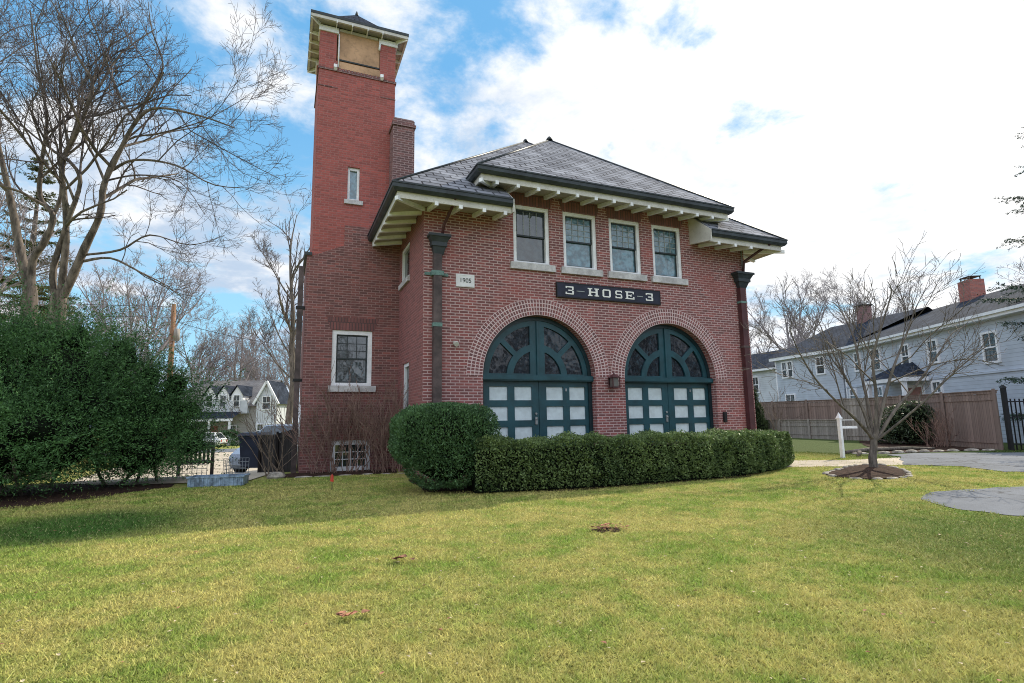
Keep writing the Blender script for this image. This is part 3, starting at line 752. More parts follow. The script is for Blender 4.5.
# ================================================================== sign, plaque, lantern
sg = thing('wall_sign', (4.98, -.03, 4.48), 'long navy board lettered 3-HOSE-3 in white, under the upper windows', 'sign')
m = MB().box(3.41, 6.56, -.065, -.012, 4.315, 4.65); m.build('board', 'sign', sg)
m = MB(); m.box(3.39, 6.58, -.07, -.01, 4.651, 4.68).box(3.39, 6.58, -.07, -.01, 4.285, 4.314).box(3.39, 3.409, -.07, -.01, 4.314, 4.651).box(6.561, 6.58, -.07, -.01, 4.314, 4.651); m.build('board_edge', 'black', sg)
def strokes(ch):
    # unit glyphs 1 wide, 1 tall; slab serif strokes as rectangles / quads
    t, v = .19, .15
    if ch == '3': return [[(.03, 1 - v), (.85, 1 - v), (.95, 1), (.03, 1)], [(.03, .74), (.17, .74), (.17, 1 - v), (.03, 1 - v)],
                          [(.97 - t, .56), (.97, .60), (.97, .93), (.95, 1), (.97 - t, 1 - v)], [(.34, .43), (.86, .43), (.97 - t, .57), (.34, .57)],
                          [(.97 - t, .14), (1, .08), (1, .42), (.88, .50), (.97 - t, .43)], [(.05, 0), (.92, 0), (1, .08), (.97 - t, v), (.05, v)], [(0, 0), (.15, 0), (.15, .28), (0, .28)]]
    if ch == '-': return [[(0, .43), (1, .43), (1, .53), (0, .53)]]
    if ch == 'H':
        q = []
        for a in (.10, .70): q += [[(a, 0), (a + t, 0), (a + t, 1), (a, 1)]]
        for a in (0, .60):
            for z in (0, 1 - .13): q += [[(a, z), (a + .098, z), (a + .098, z + .13), (a, z + .13)], [(a + .292, z), (a + .40, z), (a + .40, z + .13), (a + .292, z + .13)]]
        return q + [[(.292, .42), (.698, .42), (.698, .57), (.292, .57)]]
    if ch == 'O':
        return [[(.12, 0), (.88, 0), (.80, v), (.20, v)], [(.88, 0), (1, .14), (1, .86), (.88, 1), (.80, 1 - v), (.80, v)], [(.88, 1), (.12, 1), (.20, 1 - v), (.80, 1 - v)], [(.12, 1), (0, .86), (0, .14), (.12, 0), (.20, v), (.20, 1 - v)]]
    if ch == 'S':
        return [[(.05, 1 - v), (.97, 1 - v), (.97, 1), (.14, 1)], [(.84, .72), (.98, .72), (.98, 1 - v), (.84, 1 - v)], [(.02, .52), (.22, .57), (.22, 1 - v), (.05, 1 - v), (.02, .9)],
                [(.10, .43), (.90, .43), (.86, .57), (.06, .57)], [(.78, v), (.98, .10), (.98, .38), (.90, .43), (.78, .43)], [(.03, 0), (.88, 0), (.96, .08), (.78, v), (.03, v)], [(.02, v), (.16, v), (.16, .29), (.02, .29)]]
    if ch == 'E':
        return [[(.10, 0), (.30, 0), (.30, 1), (.10, 1)], [(0, 0), (.10, 0), (.10, .13), (0, .13)], [(0, .87), (.10, .87), (.10, 1), (0, 1)], [(.30, 0), (1, 0), (1, .14), (.30, .14)], [(.30, .86), (.96, .86), (.96, 1), (.30, 1)],
                [(.86, .14), (1, .14), (1, .32), (.86, .32)], [(.83, .68), (.96, .68), (.96, .86), (.83, .86)], [(.30, .43), (.62, .43), (.62, .56), (.30, .56)], [(.55, .33), (.67, .33), (.67, .66), (.62, .66), (.62, .43), (.55, .43)]]
LZ0, LZ1 = 4.375, 4.585
for chx, a, b in (('3', 3.64, 3.88), ('-', 3.96, 4.19), ('H', 4.29, 4.62), ('O', 4.73, 4.98), ('S', 5.12, 5.34), ('E', 5.44, 5.72), ('-', 5.81, 6.00), ('3', 6.09, 6.33)):
    m = MB()
    for k_, q in enumerate(strokes(chx)):
        extrude_xz(m, [(a + (b - a) * u, LZ0 + (LZ1 - LZ0) * v) for u, v in q], [], -.072 - .0007 * k_, -.0655 - .00004 * k_)
    m.build('letter' if chx != '-' else 'dash', 'letter' if chx != '-' else 'muntin', sg)

pq = thing('date_plaque', (1.0, -.02, 4.5), 'small square white stone plaque carved 1905 beside the left downspout', 'plaque')
m = MB().box(.77, 1.22, -.035, -.003, 4.355, 4.66); m.box(.80, 1.19, -.041, -.0355, 4.63, 4.645).box(.80, 1.19, -.041, -.0355, 4.37, 4.385).box(.80, .815, -.041, -.0355, 4.385, 4.63).box(1.175, 1.19, -.041, -.0355, 4.385, 4.63)
m.build('tablet', 'plaque', pq)
fc = bpy.data.curves.new('numerals', 'FONT'); fc.body = '1905'; fc.size = .15; fc.extrude = .002; fc.align_x = 'CENTER'; fc.align_y = 'CENTER'
fo = bpy.data.objects.new('numerals', fc); col.objects.link(fo)
bpy.context.view_layer.update()
me = bpy.data.meshes.new_from_object(fo.evaluated_get(bpy.context.evaluated_depsgraph_get()))
bpy.data.objects.remove(fo); me.materials.clear(); me.materials.append(M['sash'])
me.transform(Matrix.Rotation(PI / 2, 4, 'X'))
o = bpy.data.objects.new('numerals', me); col.objects.link(o); o.parent = pq; o.location = Vector((.995, -.0405, 4.508)) - pq.location

ln = thing('wall_lantern', (4.91, -.02, 2.2), 'small dark metal lantern on the brick pier between the arched doors', 'lantern')
m = MB(); X = 4.91
m.box(X - .06, X + .06, -.03, -.009, 2.08, 2.30); m.build('back_plate', 'black', ln)
m = MB(); m.hexa([(X - .13, -.30, 2.26), (X + .13, -.30, 2.26), (X + .13, -.04, 2.26), (X - .13, -.04, 2.26)], [(X - .05, -.22, 2.34), (X + .05, -.22, 2.34), (X + .05, -.12, 2.34), (X - .05, -.12, 2.34)])
m.tube([(X, -.17, 2.34), (X, -.17, 2.40)], [.03, .008], 8)
m.box(X - .11, X + .11, -.28, -.06, 2.005, 2.03)
for sx in (-1, 1):
    for yy in (-.27, -.07): m.box(X + sx * .10 - .01, X + sx * .10 + .01, yy - .01, yy + .01, 2.03, 2.26)
m.build('cage', 'maroon', ln)
MB().box(X - .08, X + .08, -.25, -.09, 2.035, 2.255).build('lamp_glass', 'lantern_glass', ln)
# ================================================================== VEGETATION TOOLS
def leaf_mesh(name, c, ax, size, width, mat, parent=None, seed=0, bend=0.0, kind=None):
    """many small diamond leaves: centres c, long axis ax, length size, width ratio; one mesh"""
    rs = np.random.RandomState(seed); n = len(c)
    ax = ax / (np.linalg.norm(ax, axis=1, keepdims=True) + 1e-9)
    r = rs.normal(size=(n, 3)); side = np.cross(ax, r); side /= (np.linalg.norm(side, axis=1, keepdims=True) + 1e-9)
    L = size[:, None] * ax * .5; Wd = (size * width)[:, None] * side * .5
    v = np.empty((n, 4, 3), np.float32)
    v[:, 0] = c - L; v[:, 1] = c + Wd; v[:, 2] = c + L; v[:, 3] = c - Wd
    if parent is not None: v -= np.array(root_loc(parent), np.float32)
    me = bpy.data.meshes.new(name); me.vertices.add(4 * n); me.loops.add(4 * n); me.polygons.add(n)
    me.vertices.foreach_set('co', v.reshape(-1)); me.loops.foreach_set('vertex_index', np.arange(4 * n, dtype=np.int32))
    me.polygons.foreach_set('loop_start', np.arange(0, 4 * n, 4, dtype=np.int32))
    me.update(calc_edges=True)
    at = me.attributes.new('rnd', 'FLOAT', 'FACE'); at.data.foreach_set('value', rs.rand(n).astype(np.float32))
    me.materials.append(M[mat]); o = bpy.data.objects.new(name, me); col.objects.link(o)
    if parent is not None: o.parent = parent
    return o

def grow(thick, thin, pts, r0, r1, level, rng, dens=1.0, rmin=.009, spread=(28, 58), up=.25, maxl=4, ratio=(.38, .62), tmin=.3, wob=.16, thr=.045):
    """tube along pts and recursive side branches"""
    n = len(pts); rad = [(r0 + (r1 - r0) * i / (n - 1)) * (1 + (rng.uniform(-.09, .12) if r0 > .04 else 0)) for i in range(n)]
    (thick if r0 > thr else thin).tube(pts, rad, 8 if r0 > .12 else (5 if r0 > .03 else 3), cap=False)
    if level >= maxl: return
    seg = [(pts[i + 1] - pts[i]).length for i in range(n - 1)]; Lt = sum(seg)
    k = max(2, int(round(dens * (3.2 + Lt * (1.1 if level == 0 else 2.0 if level == 1 else 3.2)))))
    k = min(k, 14)
    for j in range(k):
        t = tmin + (1 - tmin) * (j + rng.random() * .9) / k
        d = t * Lt; i = 0
        while i < n - 2 and d > seg[i]: d -= seg[i]; i += 1
        p = pts[i].lerp(pts[i + 1], min(1, d / seg[i])); tan = (pts[i + 1] - pts[i]).normalized()
        an = R(rng.uniform(*spread)); az = rng.random() * 2 * PI
        o = tan.orthogonal().normalized(); o.rotate(Quaternion(tan, az))
        dr = (tan * math.cos(an) + o * math.sin(an)); dr.z += up * (0.6 if level > 1 else 1); dr.normalize()
        L = Lt * rng.uniform(*ratio) * (1.1 - .55 * t)
        if L < .18: continue
        rb = max(rmin, min((rad[i] + (rad[i + 1] - rad[i]) * .5) * rng.uniform(.5, .72), L * .03 + rmin))
        q = [p.copy()]; m = 5 if L > 1.2 else (4 if L > .5 else 3)
        for _ in range(m):
            dr = dr + Vector((rng.gauss(0, wob), rng.gauss(0, wob), rng.gauss(0, wob) + up * .18)); dr.normalize()
            q.append(q[-1] + dr * L / m)
        grow(thick, thin, q, rb, max(rmin * .75, rb * .4), level + 1, rng, dens, rmin, spread, up, maxl, ratio, .15, wob, thr)

def smooth_pts(pts, k=4):
    P = [Vector(p) for p in pts]
    if len(P) < 3:
        return [P[0].lerp(P[-1], i / 4) for i in range(5)]
    out = []
    for i in range(len(P) - 1):
        p0 = P[max(i - 1, 0)]; p1 = P[i]; p2 = P[i + 1]; p3 = P[min(i + 2, len(P) - 1)]
        for j in range(k):
            t = j / k
            out.append(.5 * ((2 * p1) + (p2 - p0) * t + (2 * p0 - 5 * p1 + 4 * p2 - p3) * t * t + (3 * p1 - p0 - 3 * p2 + p3) * t ** 3))
    out.append(P[-1]); return out

def bare_tree(name, loc, label, group, seed, H, r, fork=.3, nmain=4, lean=.35, rmin=.014, maxl=4, dens=1.0, bark='bark', twig='twig', mid=True, cat='tree', up=.25):
    rng = random.Random(seed)
    t = thing(name, loc, label, cat, group)
    A, B = MB(), MB(); L0 = Vector(loc)
    base = L0 + Vector((0, 0, -.2)); h = H * fork
    p = [base]; d = Vector((rng.gauss(0, .05), rng.gauss(0, .05), 1))
    for i in range(4):
        d = (d + Vector((rng.gauss(0, .06), rng.gauss(0, .06), 0))).normalized(); p.append(p[-1] + d * (h + .2) / 4)
    A.tube(p, [r * 1.35, r * 1.02, r * .95, r * .9, r * .85], 10, cap=False)
    a0 = rng.random() * 6.28
    for i in range(nmain):
        an = a0 + i * 2 * PI / nmain + rng.uniform(-.4, .4); ln = lean * rng.uniform(.5, 1.3)
        if mid and i == 0: ln *= .25
        dr = Vector((math.cos(an) * ln, math.sin(an) * ln, 1)).normalized(); L = (H - h) * rng.uniform(.75, 1.0)
        q = [p[-1] - d * r * rng.uniform(.2, 1.5)]
        for k in range(6):
            dr = (dr + Vector((rng.gauss(0, .13), rng.gauss(0, .13), .06))).normalized(); q.append(q[-1] + dr * L / 6)
        grow(A, B, q, r * rng.uniform(.5, .68), rmin * 1.2, 0, rng, dens, rmin, maxl=maxl, up=up)
    A.build('trunk', bark, t, uv=False); B.build('twigs', twig, t, uv=False)
    return t

def limbs_tree(name, loc, label, group, seed, trunk, tr, limbs, rmin=.010, maxl=3, dens=1.0, bark='bark', twig='twig', up=.2, spread=(28, 58), cat='tree'):
    """tree whose main limbs are given as world polylines: (points, r0)"""
    rng = random.Random(seed); t = thing(name, loc, label, cat, group); A, B = MB(), MB()
    if trunk: A.tube(smooth_pts(trunk), [tr * (1.25 - .4 * i / (len(smooth_pts(trunk)) - 1)) for i in range(len(smooth_pts(trunk)))], 12, cap=False)
    for pts, r0 in limbs:
        grow(A, B, smooth_pts(pts), r0, max(rmin * 1.3, r0 * .12), 0, rng, dens, rmin, maxl=maxl, up=up, spread=spread)
    A.build('trunk', bark, t, uv=False); B.build('twigs', twig, t, uv=False)
    return t

def blob_surface(rs, n, lobes, sq=2.0):
    """random points on/in the union of ellipsoids, biased to the skin; returns points and outward dirs"""
    w = np.array([l[3] * l[4] + l[4] * l[5] + l[3] * l[5] for l in lobes]); w = w / w.sum()
    idx = rs.choice(len(lobes), n, p=w); Lb = np.array(lobes)[idx]
    d = rs.normal(size=(n, 3)); d /= np.linalg.norm(d, axis=1, keepdims=True)
    if sq > 2.01: d = d / (np.abs(d) ** sq).sum(1, keepdims=True) ** (1 / sq)
    s = (1 - np.abs(rs.normal(0, .10, n))) * (1 + .035 * np.sin(d[:, 0] * 9 + d[:, 2] * 7) + .03 * np.sin(d[:, 1] * 13 + d[:, 0] * 5))
    p = Lb[:, :3] + d * Lb[:, 3:6] * s[:, None]
    keep = np.ones(n, bool)
    for l in lobes:
        q = (p - np.array(l[:3])) / np.array(l[3:6]); keep &= (q * q).sum(1) > .55
    nn = d / Lb[:, 3:6]; nn /= np.linalg.norm(nn, axis=1, keepdims=True)
    return p[keep], nn[keep]

def sprays(rs, p, d, L, per, leaf, jitter=.02):
    """feathery shoots from points p along d; leaves along both sides. returns centres, axes, sizes"""
    n = len(p); t = rs.rand(n, per, 1) ; Ls = (L * (.55 + .9 * rs.rand(n, 1, 1)))
    side = np.cross(d, rs.normal(size=(n, 3))); side /= np.linalg.norm(side, axis=1, keepdims=True)
    sg = np.where(rs.rand(n, per, 1) < .5, -1, 1)
    taper = (1.05 - t)
    c = p[:, None] + d[:, None] * t * Ls + side[:, None] * sg * taper * (.16 * Ls) * rs.rand(n, per, 1) + rs.normal(0, jitter, (n, per, 3))
    c[:, :, 2] -= (t[:, :, 0] ** 2) * .10 * Ls[:, :, 0]
    ax = d[:, None] * .8 + side[:, None] * sg * .7 + rs.normal(0, .25, (n, per, 3))
    sz = leaf * (.7 + .6 * rs.rand(n, per))
    return c.reshape(-1, 3), ax.reshape(-1, 3), sz.reshape(-1)

def dark_core(name, lobes, f, parent, seed):  # added near-black solid that blocks light inside the foliage
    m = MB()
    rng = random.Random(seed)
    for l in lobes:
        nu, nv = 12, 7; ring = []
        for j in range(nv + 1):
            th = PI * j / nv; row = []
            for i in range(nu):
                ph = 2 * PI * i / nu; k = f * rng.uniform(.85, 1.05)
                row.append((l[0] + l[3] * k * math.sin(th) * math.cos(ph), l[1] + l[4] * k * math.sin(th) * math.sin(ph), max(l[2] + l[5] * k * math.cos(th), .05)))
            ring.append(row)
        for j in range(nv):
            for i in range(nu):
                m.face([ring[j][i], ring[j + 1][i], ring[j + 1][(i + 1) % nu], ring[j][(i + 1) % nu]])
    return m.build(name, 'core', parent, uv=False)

def conifer(name, loc, label, group, seed, H, r0, z0, mat, leaf=.10, per=26, whorls=26, droop=.25, bark='bark', gap=.0, cat='tree', pw=.75):
    rs = np.random.RandomState(seed); rng = random.Random(seed); L0 = Vector(loc)
    t = thing(name, loc, label, cat, group); A = MB()
    A.tube([L0 + Vector((0, 0, -.2)), L0 + Vector((0.05, 0, H * .5)), L0 + Vector((0, 0, H))], [r0 * .075 + .12, r0 * .05 + .06, .02], 8, cap=False)
    P, D = [], []
    for w in range(whorls):
        f = w / (whorls - 1); z = z0 + (H - z0) * f ** .9; rad = r0 * (1 - f) ** pw * rng.uniform(.72, 1.1) + .15
        if rng.random() < gap: continue
        for b in range(rng.randint(5, 7)):
            a = rng.random() * 2 * PI; Lb = rad * rng.uniform(.6, 1.1)
            dr = Vector((math.cos(a), math.sin(a), .28 - droop * (1 - f) * 1.4)); base = L0 + Vector((0, 0, z))
            q = [base + dr * Lb * s_ + Vector((0, 0, .12 * Lb * s_ * s_)) for s_ in (0, .35, .7, 1)]
            A.tube(q, [.03, .02, .013, .006], 4, cap=False)
            for s_ in np.linspace(.22, 1, max(3, int(Lb / .16))):
                pp = base + dr * Lb * s_ + Vector((0, 0, .12 * Lb * s_ * s_)); 
                for sd in (-1, 1):
                    tn = Vector((-dr.y, dr.x, 0)) * sd * .8 + dr * .7 + Vector((0, 0, rng.uniform(-.3, .15)))
                    P.append(pp); D.append(tn.normalized())
    c, ax, sz = sprays(rs, np.array(P), np.array(D), .42 * (r0 / 3) ** .4, per, leaf)
    A.build('trunk', bark, t, uv=False)
    leaf_mesh('needles', c, ax, sz, .28, mat, t, seed)
    return t

def bare_shrub(name, loc, label, group, seed, n, H, spread, r=.014, mat='twig_red', rmin=.004, dens=1.0, dirb=(0, 0), maxl=2, xs=.25, cat='shrub'):
    rng = random.Random(seed); t = thing(name, loc, label, cat, group); A, B = MB(), MB(); L0 = Vector(loc)
    for i in range(n):
        p = L0 + Vector((rng.uniform(-xs, xs), rng.uniform(-.12, .12), -.05)); dr = Vector((rng.gauss(dirb[0], spread), rng.gauss(dirb[1], spread * .45), 1)).normalized()
        L = H * rng.uniform(.55, 1.1); q = [p]
        for k in range(5):
            dr = (dr + Vector((rng.gauss(0, .13), rng.gauss(0, .08), .02))).normalized(); q.append(q[-1] + dr * L / 5)
        grow(B, B, q, r * rng.uniform(.7, 1.3), rmin, 0, rng, dens * .55, rmin, maxl=maxl, spread=(18, 45), up=.3, wob=.14)
    B.build('stems', mat, t, uv=False)
    return t
# ================================================================== SETTING
def axis(lo, hi, flo, fhi, fine, coarse):
    a = []; x = lo
    while x < hi:
        a.append(x); x += fine if flo <= x < fhi else coarse * (1 if abs(x) < 90 else 8)
    a.append(hi); return a
xs = axis(-420, 420, -14, 16, .5, 6); ys = axis(-220, 620, -14, 22, .5, 6)
v = [(x, y, T(x, y)) for y in ys for x in xs]; nx = len(xs)
f = [(j * nx + i, j * nx + i + 1, (j + 1) * nx + i + 1, (j + 1) * nx + i) for j in range(len(ys) - 1) for i in range(nx - 1)]
me = bpy.data.meshes.new('ground'); me.from_pydata(v, [], f); me.update()
gm, t_, out = nt('ground_lawn'); g = G(t_); oc = objcoord(g)
def lawn_color(g, oc, blade):
    a = g.noise(oc, .5, 4, .6); b = g.noise(oc, 2.3, 5, .65); c = g.noise(oc, 14, 3, .6)
    f = g.math('ADD', g.math('MULTIPLY', a, .45), g.math('MULTIPLY', b, .55))
    straw = (0.76, 0.69, 0.23); green = (0.34, 0.50, 0.095); lush = (0.06, 0.20, 0.04)
    cc = g.mix(g.ramp(f, .41, .62), straw, green)
    cc = g.mix(g.math('MULTIPLY', g.ramp(g.noise(oc, 6.5, 4, .7), .52, .70), .45), g.mix(g.math('MULTIPLY', g.ramp(c, .5, .75), .5), cc, (0.56, 0.46, 0.19)), (0.16, 0.22, 0.05))
    sx = g.n('ShaderNodeSeparateXYZ'); g.set(sx.inputs[0], oc)
    # greener turf under left shrubs and street side, the latter darkened as painted shade
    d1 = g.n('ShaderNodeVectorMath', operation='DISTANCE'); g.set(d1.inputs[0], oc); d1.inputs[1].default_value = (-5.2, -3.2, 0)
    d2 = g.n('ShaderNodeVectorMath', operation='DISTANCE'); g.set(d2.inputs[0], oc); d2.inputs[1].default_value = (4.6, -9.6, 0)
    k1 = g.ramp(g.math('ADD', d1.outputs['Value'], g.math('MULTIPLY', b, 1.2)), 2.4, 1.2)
    turf_shade = g.ramp(g.math('ADD', d2.outputs['Value'], g.math('MULTIPLY', a, 2.5)), 5.0, 2.6)
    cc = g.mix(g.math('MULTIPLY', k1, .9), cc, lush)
    cc = g.mix(g.math('MULTIPLY', turf_shade, .8), cc, (0.155, 0.25, 0.07))
    far = g.ramp(sx.outputs[0], 11.0, 14.0)
    return g.mix(far, cc, g.mix(b, (0.045, 0.10, 0.022), (0.12, 0.19, 0.05)))
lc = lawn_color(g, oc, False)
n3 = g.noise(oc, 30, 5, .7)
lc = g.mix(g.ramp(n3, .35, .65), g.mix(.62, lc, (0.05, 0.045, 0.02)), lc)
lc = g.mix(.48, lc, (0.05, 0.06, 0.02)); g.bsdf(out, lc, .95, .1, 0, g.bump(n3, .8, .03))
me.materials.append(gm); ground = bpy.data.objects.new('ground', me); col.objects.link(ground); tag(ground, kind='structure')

def sheet(name, pts, mat, lift, kind='structure', sub=None):
    """flat sheet following the terrain"""
    m = MB(); tri = tessellate_polygon([[Vector((a, b, 0)) for a, b in pts]])
    if sub is None:
        for t in tri:
            p = [pts[i] for i in t]
            ar = (p[1][0] - p[0][0]) * (p[2][1] - p[0][1]) - (p[2][0] - p[0][0]) * (p[1][1] - p[0][1])
            if ar < 0: p = p[::-1]
            m.face([(a, b, T(a, b) + lift) for a, b in p])
    o = m.build(name, mat); tag(o, kind=kind); return o
def wob(pts, amp, seed, k=6, closed=True):
    rng = random.Random(seed); P = [Vector((a, b, 0)) for a, b in pts]; out = []
    n = len(P)
    for i in range(n):
        a, b = P[i], P[(i + 1) % n]
        for j in range(k):
            q = a.lerp(b, j / k)
            out.append((q.x + rng.uniform(-amp, amp), q.y + rng.uniform(-amp, amp)))
    return out
def grid_sheet(name, poly, mat, lift, step=.5):
    """sheet cut into strips along y so that it follows sloping ground"""
    ys_ = [p[1] for p in poly]; y = min(ys_); m = MB()
    def span(yy):
        xs_ = []
        for i in range(len(poly)):
            a, b = poly[i], poly[(i + 1) % len(poly)]
            if (a[1] - yy) * (b[1] - yy) <= 0 and abs(a[1] - b[1]) > 1e-6:
                xs_.append(a[0] + (b[0] - a[0]) * (yy - a[1]) / (b[1] - a[1]))
        return (min(xs_), max(xs_)) if xs_ else None
    lo, hi = min(ys_) + .001, max(ys_) - .001; n = max(2, int((hi - lo) / step))
    for k in range(n):
        a, b = lo + (hi - lo) * k / n, lo + (hi - lo) * (k + 1) / n; sa, sb = span(a), span(b)
        if not sa or not sb: continue
        q = max(2, int((max(sa[1], sb[1]) - min(sa[0], sb[0])) / 1.0))
        for i in range(q):
            xa0, xa1 = sa[0] + (sa[1] - sa[0]) * i / q, sa[0] + (sa[1] - sa[0]) * (i + 1) / q
            xb0, xb1 = sb[0] + (sb[1] - sb[0]) * i / q, sb[0] + (sb[1] - sb[0]) * (i + 1) / q
            m.face([(xa0, a, T(xa0, a) + lift), (xa1, a, T(xa1, a) + lift), (xb1, b, T(xb1, b) + lift), (xb0, b, T(xb0, b) + lift)])
    o = m.build(name, mat); tag(o, kind='structure'); return o

# driveway at the right, curving past the mulched fence bed
sheet('driveway', wob([(11.2, -3.1), (13.6, -1.5), (14.1, -.75), (15.6, -.9), (18, -2.4), (24, -6.5), (26, -12), (20, -12), (16.5, -8), (13.4, -6.4), (11.1, -5.2), (11.8, -4.0)], .05, 3, 5), 'asphalt', .012)
sheet('path', wob([(7.6, -1.4), (8.6, -2.15), (9.9, -2.75), (11.3, -3.15), (13.4, -1.6), (11.4, -1.45), (10.0, -.6), (8.4, -.4)], .06, 4, 5), 'concrete', .006)
sheet('driveway', wob([(5.82, -6.72), (6.8, -6.25), (8.6, -6.55), (11, -6.9), (14, -9), (16, -16), (9, -16), (6.5, -9.4), (5.5, -8.2), (5.35, -7.4)], .06, 5, 5), 'asphalt', .008)
# paved drive behind the left shrubs running down to the street
grid_sheet('driveway', [(-3.5, 1.5), (-2.75, 4.2), (-2.75, 9), (-4, 34), (-11, 34), (-9.5, 12), (-7.2, 3.0), (-5.6, 1.6)], 'concrete', .02)
grid_sheet('road', [(-30, 34.02), (8, 34.02), (8, 42), (-30, 42)], 'asphalt', .03, 1.5)
# mulch beds
sheet('mulch_bed', wob([(-12, -1.7), (-8, -1.3), (-6.4, -.8), (-5.4, .5), (-4.9, 1.2), (-5.5, 4), (-9, 6), (-13, 5)], .12, 6, 6), 'mulch', .009)
sheet('mulch_bed', wob([(-2.9, 1.9), (-.2, 1.55), (-.1, 2.87), (-2.7, 2.9)], .03, 7, 6), 'mulch', .010)
sheet('mulch_bed', wob([(-.3, -.1), (-.45, -2.2), (-.1, -2.65), (2, -3.35), (6.1, -3.25), (8.2, -2.05), (7.8, -1.2), (4, -.5), (0, .0)], .05, 8, 6), 'mulch', .010)
sheet('mulch_bed', wob([(14.6, -.55), (18.9, -1.1), (19.1, -.9), (22.2, 5.0), (21.4, 5.2), (19.5, 3.8)], .08, 9, 6), 'mulch', .016)
RING = [(7.67, -3.72), (7.42, -4.25), (7.62, -4.72), (8.25, -4.86), (8.92, -4.66), (9.8, -4.0), (10.5, -3.2), (10.7, -2.75), (10.2, -2.65), (9.2, -3.0), (8.3, -3.35)]
rc_ = (9.2, -3.75)
m = MB(); rg = [(x, y) for x, y in RING]
for i in range(len(rg)):
    a, b = rg[i], rg[(i + 1) % len(rg)]; ma = ((a[0] + 9.5) / 2, (a[1] - 3.5) / 2); mb_ = ((b[0] + 9.5) / 2, (b[1] - 3.5) / 2)
    m.face([(a[0], a[1], .02), (b[0], b[1], .02), (mb_[0], mb_[1], .038), (ma[0], ma[1], .038)]); m.face([(ma[0], ma[1], .038), (mb_[0], mb_[1], .038), (9.65, -3.4, .05)])
o = m.build('mulch_bed', 'mulch'); tag(o, kind='structure')

# stones
def stone(mb, x, y, z, a, b, c, rz, rng):
    n = 9; rows = []
    for j, (zz, k) in enumerate(((-.3, .9), (.25, 1.0), (.75, .82), (1.0, .45))):
        row = []
        for i in range(n):
            an = 2 * PI * i / n; q = k * rng.uniform(.88, 1.1); px, py = a * q * math.cos(an), b * q * math.sin(an)
            row.append((x + px * math.cos(rz) - py * math.sin(rz), y + px * math.sin(rz) + py * math.cos(rz), z + c * zz * rng.uniform(.92, 1.06)))
        rows.append(row)
    for j in range(3):
        for i in range(n): mb.face([rows[j][i], rows[j][(i + 1) % n], rows[j + 1][(i + 1) % n], rows[j + 1][i]])
    mb.face(rows[3])
def stone_row(pts, label, group, seed, size=(.16, .10, .09), gap=.30):
    rng = random.Random(seed)
    for i in range(len(pts) - 1):
        a, b = Vector((*pts[i], 0)), Vector((*pts[i + 1], 0)); L = (b - a).length; n = max(1, int(L / gap)); rz = math.atan2(b.y - a.y, b.x - a.x)
        for k in range(n):
            p = a.lerp(b, (k + .5) / n); m = MB()
            stone(m, p.x + rng.uniform(-.02, .02), p.y + rng.uniform(-.02, .02), T(p.x, p.y), size[0] * rng.uniform(.75, 1.1), size[1] * rng.uniform(.8, 1.2), size[2] * rng.uniform(.6, 1.2), rz + rng.uniform(-.15, .15), rng)
            e = thing('edging_stone', (p.x, p.y, 0), label, 'stone', group); m.build('stone', 'rock', e); 
# single-mesh stones: the mesh itself is the thing
def stone_row2(pts, label, group, seed, size=(.16, .10, .09), gap=.30, mat='rock'):
    rng = random.Random(seed)
    for i in range(len(pts) - 1):
        a, b = Vector((*pts[i], 0)), Vector((*pts[i + 1], 0)); L = (b - a).length; n = max(1, int(L / gap)); rz = math.atan2(b.y - a.y, b.x - a.x)
        for k in range(n):
            p = a.lerp(b, (k + .5) / n); m = MB()
            stone(m, 0, 0, 0, size[0] * rng.uniform(.75, 1.1), size[1] * rng.uniform(.8, 1.2), size[2] * rng.uniform(.6, 1.2), rz + rng.uniform(-.15, .15), rng)
            o = m.build('edging_stone', mat); o.location = (p.x + rng.uniform(-.02, .02), p.y + rng.uniform(-.02, .02), T(p.x, p.y)); tag(o, label, 'stone', group)
stone_row2(RING + [RING[0]], 'low pale edging stone in the oval ring around the small bare tree', 'edging stones around the tree bed', 21, (.15, .07, .045))
stone_row2([(13.6, .2), (14.3, -.35), (15.4, -.5), (17, -.75), (18.7, -1.35)], 'rough edging stone along the mulch bed beside the curving driveway', 'edging stones along the fence bed', 22, (.24, .10, .08), .46)
stone_row2([(-2.6, 1.78), (-1.7, 1.72), (-.7, 1.62), (.1, 1.35)], 'flat pale edging stone in the strip before the basement window', 'edging stones before the basement window', 23, (.19, .04, .028), .36)

# ---- grass
rs = np.random.RandomState(5)
def grass_zone(n, x0, x1, y0, y1):
    return np.c_[rs.uniform(x0, x1, n), rs.uniform(y0, y1, n)]
pts = []
cam0 = np.array([-2.837, -12.0]); fw = np.array([math.sin(R(22.67)), math.cos(R(22.67))]); rt = np.array([fw[1], -fw[0]])
for n in (640000,):
    d = 2.0 * 9.5 ** rs.rand(n); s = rs.uniform(-1.35, 1.35, n) * d
    p = cam0 + d[:, None] * fw + s[:, None] * rt
    pts.append(np.c_[p, d])
xx = rs.uniform(-15, 14, 330000); yy = rs.uniform(-17, 1.5, 330000); pts.append(np.c_[xx, yy, np.full(330000, 5.5)])
P = np.concatenate(pts)
x, y, d = P[:, 0], P[:, 1], P[:, 2]
def inside(poly, x, y):
    r = np.zeros(len(x), bool); j = len(poly) - 1
    for i in range(len(poly)):
        xi, yi = poly[i]; xj, yj = poly[j]
        r ^= ((yi > y) != (yj > y)) & (x < (xj - xi) * (y - yi) / (yj - yi + 1e-12) + xi); j = i
    return r
jit = .10 * np.sin(P[:, 0] * 7.3 + np.sin(P[:, 1] * 5.1) * 2) + .07 * np.sin(P[:, 1] * 17.7 + P[:, 0] * 3); x = x + jit; y = y + jit * .6 + rs.normal(0, .05, len(x))
